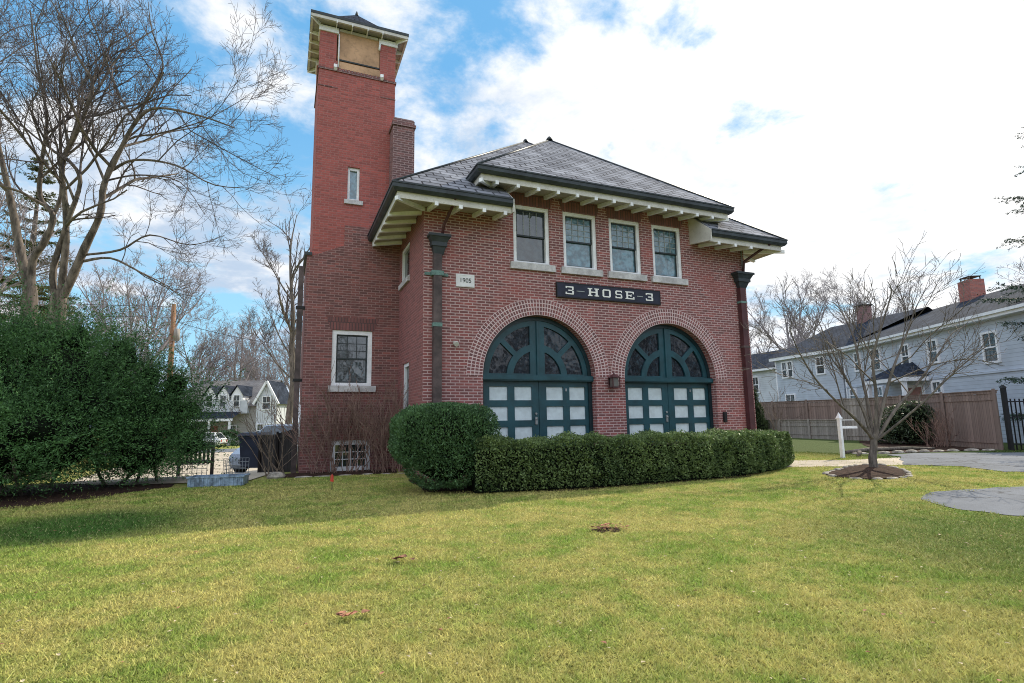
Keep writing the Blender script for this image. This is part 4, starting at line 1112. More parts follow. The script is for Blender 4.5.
bad = inside([(5.82, -6.72), (6.8, -6.25), (8.6, -6.55), (11, -6.9), (14, -9), (16, -16), (9, -16), (6.5, -9.4), (5.5, -8.2), (5.35, -7.4)], x, y)
bad |= inside([(11.2, -3.1), (13.6, -1.5), (14.1, -.75), (15.6, -.9), (18, -2.4), (24, -6.5), (26, -12), (20, -12), (16.5, -8), (13.4, -6.4), (11.1, -5.2), (11.8, -4.0)], x, y)
bad |= inside(RING, x, y)
bad |= inside([(7.6, -1.4), (8.6, -2.15), (9.9, -2.75), (11.3, -3.15), (13.4, -1.6), (11.4, -1.45), (10.0, -.6), (8.4, -.4)], x, y) & (rs.rand(len(x)) < .93)
bad |= inside([(-12, -1.5), (-8, -1.1), (-6.4, -.6), (-5.4, .6), (-4.9, 1.2), (-5.5, 4), (-9, 6), (-13, 5)], x, y) & (rs.rand(len(x)) < .97)
bad |= inside([(-.4, 1.0), (-.5, -2.1), (0, -2.5), (2, -3.1), (6.1, -3.05), (8.0, -1.9), (7.5, -.8), (9.9, -.3), (9.9, 3)], x, y)
bad |= (y > 1.62) & (x < 10); bad |= (x > 13.6) & (y > -1.6); bad |= (x < -3.4) & (y > .9)
x, y = P[:, 0], P[:, 1]
hole = (x - .61) ** 2 + (y + 6.47) ** 2 < (.17 + .06 * np.sin(x * 31)) ** 2
bad |= hole & (rs.rand(len(x)) < .8)
P = P[~bad]; n = len(P); x, y, d = P[:, 0], P[:, 1], P[:, 2]
hgt = (.012 + .018 * rs.rand(n)) * np.where(d > 9, 1.05, 1.0) * (1 + .9 * np.clip(np.sin(x * 6.1 + np.sin(y * 4.7) * 2) * np.sin(y * 7.3 + np.sin(x * 3.1) * 2), 0, 1) * rs.rand(n) + (rs.rand(n) < .012) * 1.6); wd = .0018 + .00065 * d * (.6 + .8 * rs.rand(n))
an = rs.rand(n) * 2 * PI; tilt = np.abs(rs.normal(0, .8, n)) + .35; ta = rs.rand(n) * 2 * PI
z = np.zeros(n)
v = np.empty((n, 3, 3), np.float32)
ca, sa = np.cos(an) * wd, np.sin(an) * wd
v[:, 0] = np.c_[x - ca, y - sa, z]; v[:, 1] = np.c_[x + ca, y + sa, z]
v[:, 2] = np.c_[x + np.cos(ta) * hgt * np.sin(tilt) * 1.3, y + np.sin(ta) * hgt * np.sin(tilt) * 1.3, z + .006 + hgt * np.cos(np.minimum(tilt, 1.4))]
me = bpy.data.meshes.new('grass'); me.vertices.add(3 * n); me.loops.add(3 * n); me.polygons.add(n)
me.vertices.foreach_set('co', v.reshape(-1)); me.loops.foreach_set('vertex_index', np.arange(3 * n, dtype=np.int32)); me.polygons.foreach_set('loop_start', np.arange(0, 3 * n, 3, dtype=np.int32))
me.update(calc_edges=True)
at = me.attributes.new('rnd', 'FLOAT', 'FACE'); at.data.foreach_set('value', rs.rand(n).astype(np.float32))
gm, t_, out = nt('grass_blades'); g = G(t_); oc = objcoord(g)
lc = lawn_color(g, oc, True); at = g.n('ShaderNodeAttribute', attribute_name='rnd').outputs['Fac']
lc = g.mix(g.ramp(at, .0, 1), g.mix(.40, lc, (0.03, 0.05, 0.015)), lc)
lc = g.mix(g.math('MULTIPLY', g.ramp(at, .86, .93), .45), lc, (0.66, 0.56, 0.30))
geo = g.n('ShaderNodeNewGeometry'); va = g.n('ShaderNodeVectorMath', operation='MULTIPLY_ADD'); g.set(va.inputs[0], geo.outputs['Normal']); va.inputs[1].default_value = (.45, .45, .45); va.inputs[2].default_value = (0, 0, 1); vn = g.n('ShaderNodeVectorMath', operation='NORMALIZE'); g.set(vn.inputs[0], va.outputs[0])
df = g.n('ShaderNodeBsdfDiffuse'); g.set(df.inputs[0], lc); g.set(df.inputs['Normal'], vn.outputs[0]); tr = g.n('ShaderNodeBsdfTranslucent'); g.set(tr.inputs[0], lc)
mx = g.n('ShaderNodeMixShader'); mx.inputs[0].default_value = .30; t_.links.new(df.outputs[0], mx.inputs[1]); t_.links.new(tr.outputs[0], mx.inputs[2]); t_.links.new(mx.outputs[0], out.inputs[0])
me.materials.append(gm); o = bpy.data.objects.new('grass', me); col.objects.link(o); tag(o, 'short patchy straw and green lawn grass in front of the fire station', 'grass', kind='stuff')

# fallen leaves
def curled_leaf(mb, x, y, s, rz, rng, z=.03):
    for k in (-1, 1):
        q = [(-.5, 0, .0), (-.1, .30 * k, .10), (.2, .22 * k, .14), (.5, 0, .06), (.0, 0, .02)]
        if k < 0: q = q[::-1]
        mb.face([(x + s * (a * math.cos(rz) - b * math.sin(rz)), y + s * (a * math.sin(rz) + b * math.cos(rz)), z + s * c * rng.uniform(.6, 1.6)) for a, b, c in q])
rng = random.Random(31); m = MB()
for i in range(420):
    dd_ = rng.uniform(2.4, 11); ss = rng.uniform(-1.1, 1.1) * dd_; px = cam0 + dd_ * fw + ss * rt
    if px[0] > 5 and px[1] < -5 or px[1] > -3.2: continue
    curled_leaf(m, px[0], px[1], rng.uniform(.015, .038), rng.random() * 6.28, rng, .028)
o = m.build('leaf_litter', 'leaf_pale'); tag(o, 'scattered tiny pale dead leaves over the whole lawn', 'leaves', kind='stuff')
rng = random.Random(33); m = MB()
for i in range(260):
    dd_ = rng.uniform(2.4, 13); ss = rng.uniform(-1.1, 1.1) * dd_; px = cam0 + dd_ * fw + ss * rt
    if px[0] > 5 and px[1] < -5 or px[1] > -2.9: continue
    curled_leaf(m, px[0], px[1], rng.uniform(.015, .045), rng.random() * 6.28, rng, .022)
o = m.build('leaf_litter', 'leaf_brown'); tag(o, 'scattered small brown dead leaves over the whole lawn', 'leaves', kind='stuff')
def leaf_heap(x, y, n, s, rad, label, mat, name, cat):
    m = MB(); rng = random.Random(int(x * 100 + y * 10))
    for i in range(n): curled_leaf(m, x + rng.gauss(0, rad), y + rng.gauss(0, rad * .7), s * rng.uniform(.7, 1.2), rng.random() * 6.28, rng, .03 + .02 * rng.random())
    o = m.build(name, mat); tag(o, label, cat)
leaf_heap(-1.79, -6.88, 5, .10, .06, 'reddish brown curled dead leaves on the sunny lawn, nearer the bush', 'leaf_brown', 'dead_leaves', 'dead leaves')
leaf_heap(-2.39, -8.16, 7, .085, .05, 'rusty dead leaf clump lying low in the left foreground lawn', 'leaf_brown', 'dead_leaves', 'dead leaves')
leaf_heap(.61, -6.47, 40, .06, .11, 'dark brown leaf pile in the bare hollow mid lawn before the hedge', 'leaf_brown', 'leaf_pile', 'leaf pile')
MBp = MB(); N = 20
cpt = (.61, -6.47); MBp.face([(cpt[0] + (.17 + .05 * math.sin(i * 2.3)) * math.cos(2 * PI * i / N), cpt[1] + (.13 + .04 * math.sin(i * 1.7)) * math.sin(2 * PI * i / N), .007) for i in range(N)])
tag(MBp.build('soil_patch', 'mulch'), kind='structure')
# ================================================================== PLANTS
# clipped hedge before the doors: leaves through a box-like volume that bends round the bed
rs = np.random.RandomState(11)
hp = [(.3, -2.45, .60, .86), (2.2, -2.75, .62, .86), (4.2, -2.72, .62, .85), (6.1, -2.60, .62, .84), (7.75, -2.05, .55, .80), (8.75, -1.55, .40, .70)]
t = thing('hedge', (4.2, -2.6, 0), 'long low clipped evergreen hedge in front of the arched doors', 'hedge')
hp = [tuple(q) for q in [np.array([np.interp(t_, [0, 1, 2, 3, 4, 5], [h[k] for h in hp]) for k in range(4)]) for t_ in np.linspace(0, 5, 61)]]
for _ in range(30): hp = [hp[0]] + [tuple((a + 2 * b + c) / 4 for a, b, c in zip(hp[i - 1], hp[i], hp[i + 1])) for i in range(1, len(hp) - 1)] + [hp[-1]]
n = 66000
u = rs.rand(n) * (len(hp) - 1.001); i0 = u.astype(int); fr = u - i0; H = np.array(hp); q = H[i0] * (1 - fr)[:, None] + H[i0 + 1] * fr[:, None]
dx = H[i0 + 1, :2] - H[i0, :2]; dx /= np.linalg.norm(dx, axis=1, keepdims=True); nrm = np.c_[dx[:, 1], -dx[:, 0]]
# sample on the skin of a rounded box cross-section (s across, z up)
th = rs.rand(n); s = np.empty(n); z = np.empty(n)
top = th < .42; s[top] = rs.uniform(-1, 1, top.sum()); z[top] = 1
fr_ = (th >= .42) & (th < .86); s[fr_] = 1; z[fr_] = rs.rand(fr_.sum()) ** .9
bk = th >= .86; s[bk] = -1; z[bk] = rs.rand(bk.sum())
lump = 1 + .05 * np.sin(q[:, 0] * 5.1 + z * 4) + .045 * np.sin(q[:, 0] * 11.3 + s * 2.1) + .03 * np.sin(q[:, 0] * 23 + z * 9)
dep = 1 - np.abs(rs.normal(0, .10, n))
corner = np.where(np.abs(s) * z > .8, .95, 1)
under = np.where(z < .25, .86 + .5 * z, 1.0)
X = q[:, 0] + nrm[:, 0] * s * q[:, 2] * lump * dep * corner * under; Yc = q[:, 1] + nrm[:, 1] * s * q[:, 2] * lump * dep * corner * under
Zc = .04 + z * q[:, 3] * (1 + .05 * np.sin(q[:, 0] * 3.3) + .04 * np.sin(q[:, 0] * 9.7 + s * 3)) * np.where(top, dep * (1 - .04 * np.abs(s) ** 4), 1) + np.where(top, np.abs(rs.normal(0, .025, n)), 0)
ax = np.c_[nrm[:, 0] * s * .6, nrm[:, 1] * s * .6, .5 * z] + rs.normal(0, .55, (n, 3))
leaf_mesh('foliage', np.c_[X, Yc, Zc], ax, .045 * (.6 + .8 * rs.rand(n)), .52, 'hedge', t, 11)
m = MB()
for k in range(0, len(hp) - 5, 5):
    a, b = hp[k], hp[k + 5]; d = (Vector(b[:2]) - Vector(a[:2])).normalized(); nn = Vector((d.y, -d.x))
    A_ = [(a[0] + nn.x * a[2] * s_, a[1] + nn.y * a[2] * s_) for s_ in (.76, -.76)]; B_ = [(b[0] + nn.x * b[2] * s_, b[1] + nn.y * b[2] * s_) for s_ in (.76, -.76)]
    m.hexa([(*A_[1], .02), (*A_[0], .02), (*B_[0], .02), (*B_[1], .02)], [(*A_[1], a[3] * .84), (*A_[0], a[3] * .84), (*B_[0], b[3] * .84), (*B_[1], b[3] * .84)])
m.build('blocking_core', 'core', t, uv=False)  # added dark core, stops light passing through the hedge

def leafy_bush(name, loc, label, group, seed, lobes, n, leaf, width, mat, up=.4, core=.8, cat='shrub', rough=.5, sq=2.0):
    rs = np.random.RandomState(seed); t = thing(name, loc, label, cat, group)
    p, d = blob_surface(rs, n, lobes, sq); ok = p[:, 2] > .05 + T(loc[0], loc[1]); p, d = p[ok], d[ok]
    d2 = d * .6 + np.array([0, 0, up]) + rs.normal(0, rough, p.shape)
    leaf_mesh('foliage', p, d2, leaf * (.6 + .8 * rs.rand(len(p))), width, mat, t, seed)
    if core: dark_core('blocking_core', lobes, core, t, seed)
    return t
leafy_bush('round_bush', (-.18, -2.2, 0), 'dense rounded dark green bush at the left end of the hedge', None, 41,
           [(-.17, -2.2, .98, .90, .80, .58), (-.08, -2.25, .58, .74, .68, .52), (-.62, -2.2, .98, .46, .60, .50), (.42, -2.25, 1.02, .44, .58, .52), (-.1, -2.2, 1.30, .62, .6, .28)], 60000, .042, .42, 'box', .5, .80, sq=2.9)
m = MB()
# ---- spreading yews at the left
def yew(name, loc, label, seed, lobes, n, L=.55, per=30, leaf=.05):
    rs = np.random.RandomState(seed); t = thing(name, loc, label, 'evergreen', 'dark spreading evergreens at the left edge')
    p, d = blob_surface(rs, n, lobes); ok = p[:, 2] > .25; p, d = p[ok], d[ok]
    # shoots fan up and outwards
    dd = d * np.array([1, 1, .35]) + np.array([0, 0, .28]) + rs.normal(0, .28, p.shape); dd /= np.linalg.norm(dd, axis=1, keepdims=True)
    p = p - dd * L * .35
    c, ax, sz = sprays(rs, p, dd, L, per, leaf, .018)
    # long leaders standing out of the outline
    k = rs.choice(len(p), len(p) // 9, replace=False); d3 = d[k] * np.array([1, 1, .5]) * .7 + np.array([0, 0, .55]) + rs.normal(0, .2, (len(k), 3)); d3 /= np.linalg.norm(d3, axis=1, keepdims=True)
    c2, ax2, sz2 = sprays(rs, p[k] - d3 * .15, d3, L * 1.75, per * 2, leaf, .012)
    leaf_mesh('foliage', np.r_[c, c2], np.r_[ax, ax2], np.r_[sz, sz2], .30, 'yew', t, seed)
    dark_core('blocking_core', lobes, .64, t, seed)
    A = MB(); rng = random.Random(seed)
    for k in range(5):
        l = rng.choice(lobes); b = Vector((loc[0] + rng.uniform(-.5, .5), loc[1] + rng.uniform(-.4, .4), -.1)); e = Vector((l[0] + rng.uniform(-.7, .7) * l[3], l[1] - l[4] * .6, l[2] - l[5] * .2))
        A.tube(smooth_pts([b, b.lerp(e, .5) + Vector((0, 0, -.15)), e], 4), .03, 6, cap=False)
    A.build('stem', 'bark', t, uv=False); return t
yew('yew_shrub', (-7.6, 1.5, 0), 'broad feathery dark green yew, tallest mass at the left edge', 51,
    [(-8.2, 1.8, 1.6, 1.7, 1.5, 1.5), (-7.1, 1.9, 1.9, 1.2, 1.2, 1.55), (-7.0, 1.1, 1.0, 1.25, 1.1, .9), (-7.7, .5, .9, 1.3, 1.0, .85), (-6.5, 2.1, 2.2, .8, .8, .9), (-9.6, 2.2, 1.7, 1.4, 1.4, 1.35), (-7.5, 2.2, 2.7, .7, .7, .8), (-8.4, 2.2, 2.4, .7, .7, .95), (-6.2, 2.4, 2.75, .45, .5, .55), (-7.0, 2.3, 3.05, .4, .4, .55), (-8.0, 2.4, 3.1, .45, .5, .55), (-6.3, 1.2, 1.6, .5, .5, .5), (-6.9, .2, 1.2, .5, .5, .45), (-7.9, .2, 1.6, .5, .5, .5)], 8600, .85, 30, .052)
yew('yew_shrub', (-5.7, 2.2, 0), 'looser dark yew with outreaching branches, right of the tallest yew', 52,
    [(-5.85, 2.4, 1.2, .95, 1.0, 1.1), (-5.4, 2.7, 1.55, .70, .75, .75), (-5.6, 1.8, .7, .8, .7, .65), (-5.05, 2.9, 1.05, .50, .55, .45), (-4.9, 3.0, 1.6, .35, .4, .3), (-5.2, 2.8, 2.15, .35, .4, .4), (-5.7, 2.6, 2.3, .35, .4, .4), (-4.75, 2.6, .8, .4, .4, .35)], 3000, .85, 28, .052)
# ---- bare shrubs
bare_shrub('bare_shrub', (-1.3, 2.55, 0), 'reddish brown leafless twiggy shrub against the tower around the basement window', None, 61, 62, 2.15, .40, .011, 'twig_red', .0058, 1.25, xs=.9)
bare_shrub('bare_shrub', (-.35, 2.0, 0), 'leafless twiggy shrub arching between the tower and the round bush', None, 62, 34, 1.85, .45, .011, 'twig_red', .0058, 1.2, (-.1, 0), xs=.45)
bare_shrub('bare_shrub', (-2.95, 2.4, 0), 'pale multi-stemmed leafless shrub left of the tower corner, before the dark fence', None, 63, 14, 1.9, .45, .013, 'twig_pale', .005, .6, (-.15, 0), xs=.25)
bare_shrub('bare_shrub', (19.2, .6, 0), 'fine brown leafless shrub before the right end of the board fence', None, 64, 26, 1.4, .5, .010, 'twig_red', .006, 1.2, xs=.7)
leafy_bush('broadleaf_shrub', (20.2, 2.3, 0), 'straggly green broadleaf shrub against the middle of the board fence', None, 65,
           [(20.3, 2.6, .9, .75, .8, .7), (20.0, 1.9, 1.2, .6, .7, .55), (20.3, 3.2, .5, .8, .7, .5), (20.1, 2.3, .45, .9, .9, .45)], 6500, .10, .33, 'rhodo', .1, .7, rough=.7)
leafy_bush('cone_evergreen', (22.0, 11.9, 0), 'small pointed conical evergreen beside the right corner of the brick building', None, 66,
           [(22.0, 11.9, .6, .85, .85, .9), (22.0, 11.9, 1.4, .68, .68, .8), (22.0, 11.9, 2.2, .45, .45, .7), (22.0, 11.9, 2.8, .24, .24, .65)], 9000, .10, .3, 'arbor', .8, .8)
bare_shrub('bare_shrub', (22.6, 10.6, 0), 'thin leafless shrub between the conical evergreen and the low grey fence', None, 67, 12, 2.6, .3, .014, 'twig_pale', .008, .7, xs=.4)

# ---- small vase-shaped tree at the right
tr_ = limbs_tree('small_bare_tree', (9.65, -3.42, 0), 'small vase-shaped leafless tree in the stone-ringed mulch bed', None, 71,
    [(9.66, -3.42, -.05), (9.63, -3.42, .25), (9.67, -3.45, .55), (9.69, -3.47, .86)], .078,
    [([(9.67, -3.46, 0.72), (9.1, -3.55, 1.16), (8.43, -3.61, 1.61), (7.72, -3.67, 2.16), (7.12, -3.79, 2.82), (6.72, -3.96, 3.3)], 0.042),
     ([(9.65, -3.45, 0.70), (9.5, -3.4, 1.46), (9.19, -3.29, 2.27), (8.88, -3.18, 3.1), (8.66, -3.1, 3.82)], 0.036),
     ([(9.67, -3.47, 0.72), (9.78, -3.35, 1.57), (9.83, -3.22, 2.41), (9.89, -3.1, 3.28), (9.81, -2.9, 4.06), (9.85, -2.68, 4.37)], 0.043),
     ([(9.69, -3.48, 0.75), (9.71, -3.6, 1.68), (9.6, -3.7, 2.7), (9.79, -3.9, 3.61), (9.95, -4.05, 4.3), (9.87, -4.05, 4.58)], 0.045),
     ([(9.71, -3.48, 0.72), (10.03, -3.57, 1.68), (10.37, -3.65, 2.5), (10.78, -3.77, 3.34), (11.15, -3.85, 4.08), (11.53, -3.91, 4.59)], 0.043),
     ([(9.73, -3.49, 0.70), (10.23, -3.67, 1.44), (10.76, -3.85, 2.02), (11.3, -4.05, 2.72), (11.74, -4.19, 3.32), (12.2, -4.29, 3.57)], 0.042),
     ([(9.75, -3.49, 0.7), (9.9, -3.96, 1.15), (10.07, -4.43, 1.64), (10.21, -4.91, 2.19), (10.32, -5.36, 2.63), (10.2, -5.67, 2.79)], 0.032),
     ([(9.69, -3.47, 0.75), (9.67, -3.36, 1.34), (9.48, -3.18, 2.05), (9.22, -2.99, 2.73), (9.1, -2.82, 3.28)], 0.030)],
    rmin=.0052, maxl=3, dens=.85, bark='bark_grey', twig='bark_grey', up=.18, spread=(22, 48))
tr_.scale = (1, 1, .93)

# ---- big leafless tree behind the yews (limbs taken from its real branching)
LIMBS = {
'A0': [(-11.63, 13.15, 3.97), (-11.61, 12.96, 5.13), (-11.6, 12.85, 5.85), (-11.63, 12.78, 6.36)],
'A1': [(-11.66, 12.8, 6.29), (-12.02, 12.76, 7.68), (-12.32, 12.69, 9.07), (-12.7, 12.63, 10.62), (-13.08, 12.55, 12.27), (-13.34, 12.37, 14.29), (-13.57, 12.14, 16.49)],
'A2': [(-11.59, 12.78, 6.29), (-11.54, 12.55, 7.29), (-11.14, 12.23, 7.96), (-10.89, 11.94, 8.84), (-11.34, 11.97, 9.55), (-11.3, 11.7, 10.82), (-11.17, 11.38, 12.23), (-11.52, 11.21, 14.0), (-11.85, 10.97, 16.11)],
'A3': [(-10.95, 12.11, 8.89), (-10.72, 11.94, 9.67), (-10.79, 11.81, 10.96), (-10.91, 11.62, 12.81), (-10.95, 11.45, 14.29), (-10.73, 11.11, 16.14)],
'B0': [(-10.75, 12.77, 4.02), (-10.71, 12.65, 4.75), (-10.65, 12.48, 5.66), (-10.6, 12.38, 6.2)],
'B1': [(-10.76, 12.5, 5.84), (-10.81, 12.19, 6.89), (-10.37, 11.6, 8.44), (-9.91, 11.01, 9.91), (-10.28, 10.88, 10.62), (-10.82, 10.88, 10.97), (-11.28, 10.76, 11.87), (-11.73, 10.64, 12.82)],
'B2': [(-10.57, 12.37, 6.13), (-10.4, 11.83, 7.95), (-10.43, 11.44, 9.32), (-10.51, 11.11, 10.49), (-10.06, 10.58, 11.45), (-9.61, 10.05, 12.43), (-9.45, 9.69, 13.09), (-9.91, 9.56, 13.91), (-10.16, 9.36, 14.64), (-10.76, 9.26, 15.69)],
'B2b': [(-9.88, 10.96, 13.45), (-9.44, 10.76, 14.43), (-8.92, 10.58, 15.05), (-8.0, 10.31, 15.19)],
'B3': [(-10.46, 12.35, 5.98), (-9.79, 11.71, 7.68), (-9.3, 11.24, 8.84), (-9.18, 10.94, 9.88), (-8.73, 10.49, 10.9), (-8.12, 9.96, 12.09), (-7.42, 9.52, 12.46), (-6.01, 8.89, 12.11), (-4.83, 8.38, 11.62)],
'B3b': [(-8.24, 10.45, 12.33), (-7.81, 10.02, 13.29), (-7.39, 9.61, 14.16), (-7.79, 9.48, 15.39), (-7.94, 9.28, 16.39)],
'B3c': [(-9.28, 11.3, 9.63), (-9.21, 11.31, 10.62), (-8.62, 11.08, 11.8), (-7.56, 10.79, 12.13), (-6.04, 10.26, 12.69), (-4.52, 9.66, 13.71)],
'B3d': [(-9.01, 11.05, 10.53), (-8.25, 10.66, 10.88), (-6.88, 10.12, 10.67), (-5.5, 9.64, 9.91), (-3.9, 8.98, 9.77)],
'B3e': [(-9.13, 11.16, 10.17), (-8.09, 10.82, 10.39), (-6.74, 10.42, 10.16), (-5.85, 10.36, 8.98)],
'B4': [(-9.97, 11.96, 7.21), (-8.95, 11.51, 7.33), (-7.91, 11.14, 6.8), (-7.04, 10.85, 6.32), (-6.34, 10.63, 5.76)],
'B5': [(-9.87, 11.88, 7.46), (-8.64, 11.39, 7.64), (-7.66, 10.95, 8.18), (-6.29, 10.49, 7.81), (-5.11, 10.0, 8.17)],
}
def lim(*ks): return [(LIMBS[k], r) for k, r in ks]
limbs_tree('bare_tree', (-11.6, 13.1, -.3), 'large spreading leafless tree with forked pale trunk, leftmost behind the yews', 'leafless trees behind the yews', 81,
    [(-11.62, 13.2, -.6), (-11.63, 13.18, 2.0)] + LIMBS['A0'], .25,
    lim(('A1', .17), ('A2', .14), ('A3', .08)), rmin=.0058, maxl=4, dens=.75)
limbs_tree('bare_tree', (-10.75, 12.9, -.3), 'large leafless tree with many thick limbs fanning right towards the tower', 'leafless trees behind the yews', 82,
    [(-10.78, 12.95, -.6), (-10.77, 12.9, 2.0)] + LIMBS['B0'], .28,
    lim(('B1', .12), ('B2', .125), ('B2b', .055), ('B3', .14), ('B3b', .055), ('B3c', .065), ('B3d', .06), ('B3e', .04), ('B4', .055), ('B5', .05)), rmin=.0058, maxl=4, dens=.75)

# tall narrow leafless tree beside the tower
def shape_tree(name, loc, label, group, seed, H, r, limbs, trunk_wob=.25, rmin=.012, dens=.8, maxl=3, twig='twig', bark='bark'):
    rng = random.Random(seed); L0 = Vector(loc)
    tk = [L0 + Vector((0, 0, -.3))]
    for i in range(1, 8): tk.append(L0 + Vector((rng.gauss(0, trunk_wob), rng.gauss(0, trunk_wob), H * i / 7 * .8)))
    t = thing(name, loc, label, 'tree', group); A, B = MB(), MB()
    grow(A, B, smooth_pts(tk, 3), r, r * .06, 0, rng, dens * 1.2, rmin, maxl=maxl, ratio=(.20, .36), tmin=.36, up=.35, spread=(30, 60))
    for f, az, ln, el in limbs:
        p = L0 + Vector((0, 0, H * f)); d = Vector((math.cos(az), math.sin(az), el)).normalized(); q = [p]
        for k in range(6): d = (d + Vector((rng.gauss(0, .12), rng.gauss(0, .12), .10))).normalized(); q.append(q[-1] + d * ln / 6)
        grow(A, B, q, r * .20, rmin, 0, rng, dens, rmin, maxl=maxl, up=.3)
    A.build('trunk', bark, t, uv=False); B.build('twigs', twig, t, uv=False); return t
shape_tree('bare_tree', (-2.6, 23.0, -.7), 'tall slender leafless tree just left of the brick tower', None, 85, 18.5, .26,
           [(.25, 2.8, 4.5, .9), (.32, 3.6, 4, 1.2), (.42, .2, 4, 1.1), (.5, 3.0, 4.5, 1.3), (.5, 5.5, 4, 1.2)], .13, .0085, 1.05, 4)

# background woods: five kinds, then copies
kinds = []
specs = [(91, 15, .24, .3, 5, .5), (92, 18, .27, .35, 4, .4), (93, 13, .20, .25, 5, .6)]
spots = [(-21, 26, 1.0, 0), (-15.8, 44, 1.0, 1), (-27, 40, 1.1, 2), (-12.5, 64, 1.0, 0), (-8.2, 72, .95, 1), (-4.6, 66, 1.0, 2), (-19, 68, 1.1, 1), (-1.0, 62, .8, 0), (-25, 60, 1.2, 0), (-14.5, 29, .8, 2), (-16, 20, .85, 1), (-6.6, 80, .9, 0), (-31, 52, 1.2, 1), (-3.0, 84, 1.2, 1), (-11, 86, 1.1, 2),
         (35, 27, .72, 0), (39, 24, .8, 1), (42, 13, .85, 2), (44, 2, .9, 0), (40, 34, .72, 2), (48, 20, .8, 1), (46, 8, .8, 0), (33, 36, .7, 1), (-14, -44, 1.1, 0), (-4, -40, 1.0, 1), (6, -45, 1.1, 2), (15, -39, 1.0, 1), (24, -46, 1.1, 0), (-24, -41, 1.1, 2), (33, -40, 1.0, 0)]
where = ['behind the yews at the far left', 'behind the utility pole', 'far left behind the conifer', 'behind the grey dormered house, left part', 'behind the roof of the grey dormered house', 'beside the gable of the grey dormered house', 'far behind the utility pole', 'close to the tower edge, far behind', 'farthest left in the woods', 'low between the pole and big trees', 'behind the two big trunks', 'in the deep woods behind the dormers', 'far left edge of the woods', 'deep behind the gable', 'deep behind the utility pole',
         'left of the blue house, by the brick corner', 'over the left wing of the blue house', 'behind the small chimney of the blue house', 'behind the red chimney of the blue house', 'lowest beside the brick corner', 'behind the roof ridge of the blue house', 'between the two chimneys of the blue house', 'just right of the brick corner, far off'] + ['across the street, mirrored in the window glass'] * 7
rng = random.Random(9)
src = {}
for (x, y, s_, k), wh in zip(spots, where):
    lab = 'hazy leafless background tree ' + wh; grp = 'leafless trees in the background'
    if k not in src:
        sp = specs[k]
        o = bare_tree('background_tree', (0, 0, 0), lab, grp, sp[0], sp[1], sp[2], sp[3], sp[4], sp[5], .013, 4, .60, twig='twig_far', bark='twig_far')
        src[k] = o
    else:
        o = copy_tree(src[k]); o['label'] = lab
    o.location = (x, y, T(x, y)); o.rotation_euler = (0, 0, rng.random() * 6.28); o.scale = (s_, s_, s_)
# pale pine behind the big trees
conifer('pine_tree', (-16.6, 26.5, -.8), 'tall yellowish green pine behind the big leafless trees', None, 95, 17.5, 3.4, 3.5, 'pine', .17, 13, 22, .25, gap=.12)
# spruces at the right edge, their branches reach into view
conifer('spruce_tree', (23.9, -3.15, 0), 'tall blue-green spruce at the right edge behind the black fence', None, 96, 15.5, 4.1, 1.2, 'spruce', .095, 28, 32, .30, pw=.85)
# trees across the street behind the viewer: mirrored in the glass
# far woods as one mass on the horizon
rng = random.Random(77); m = MB()
for i in range(620):
    a = rng.uniform(-180, 180); d_ = rng.uniform(95, 150); x = -3 + d_ * math.sin(R(a)); y = -12 + d_ * math.cos(R(a)); b = Vector((x, y, T(x, y) - .5)); h = rng.uniform(9, 19)
    grow(m, m, [b, b + Vector((rng.gauss(0, .3), rng.gauss(0, .3), h * .5)), b + Vector((rng.gauss(0, 1), rng.gauss(0, 1), h))], .16, .05, 1, rng, .45, .05, maxl=3, up=.4, spread=(20, 55), ratio=(.3, .5))
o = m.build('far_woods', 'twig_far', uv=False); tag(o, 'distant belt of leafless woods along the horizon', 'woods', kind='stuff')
# ================================================================== NEIGHBOURING HOUSES
def house_window(parent, x0, x1, z0, z1, y, rows=2, frame='white', glass='glass', fw=.09, shutters=None):
    f = MB(); f.box(x0, x0 + fw, y - .05, y + .05, z0, z1).box(x1 - fw, x1, y - .05, y + .05, z0, z1).box(x0 + fw, x1 - fw, y - .05, y + .05, z1 - fw, z1).box(x0 + fw, x1 - fw, y - .05, y + .05, z0, z0 + fw)
    zm = (z0 + z1) / 2; f.box(x0 + fw, x1 - fw, y - .03, y + .05, zm - .03, zm + .03)
    xm = (x0 + x1) / 2; f.box(xm - .015, xm + .015, y - .025, y + .05, zm + .03, z1 - fw)
    w = f.build('window', frame, parent, local=True)
    MB().box(x0 + fw, x1 - fw, y + .0, y + .02, z0 + fw, z1 - fw).build('pane', glass, w, local=True)
    return w
def wallbox(mb, x0, x1, y0, y1, z0, z1): return mb.box(x0, x1, y0, y1, z0, z1)

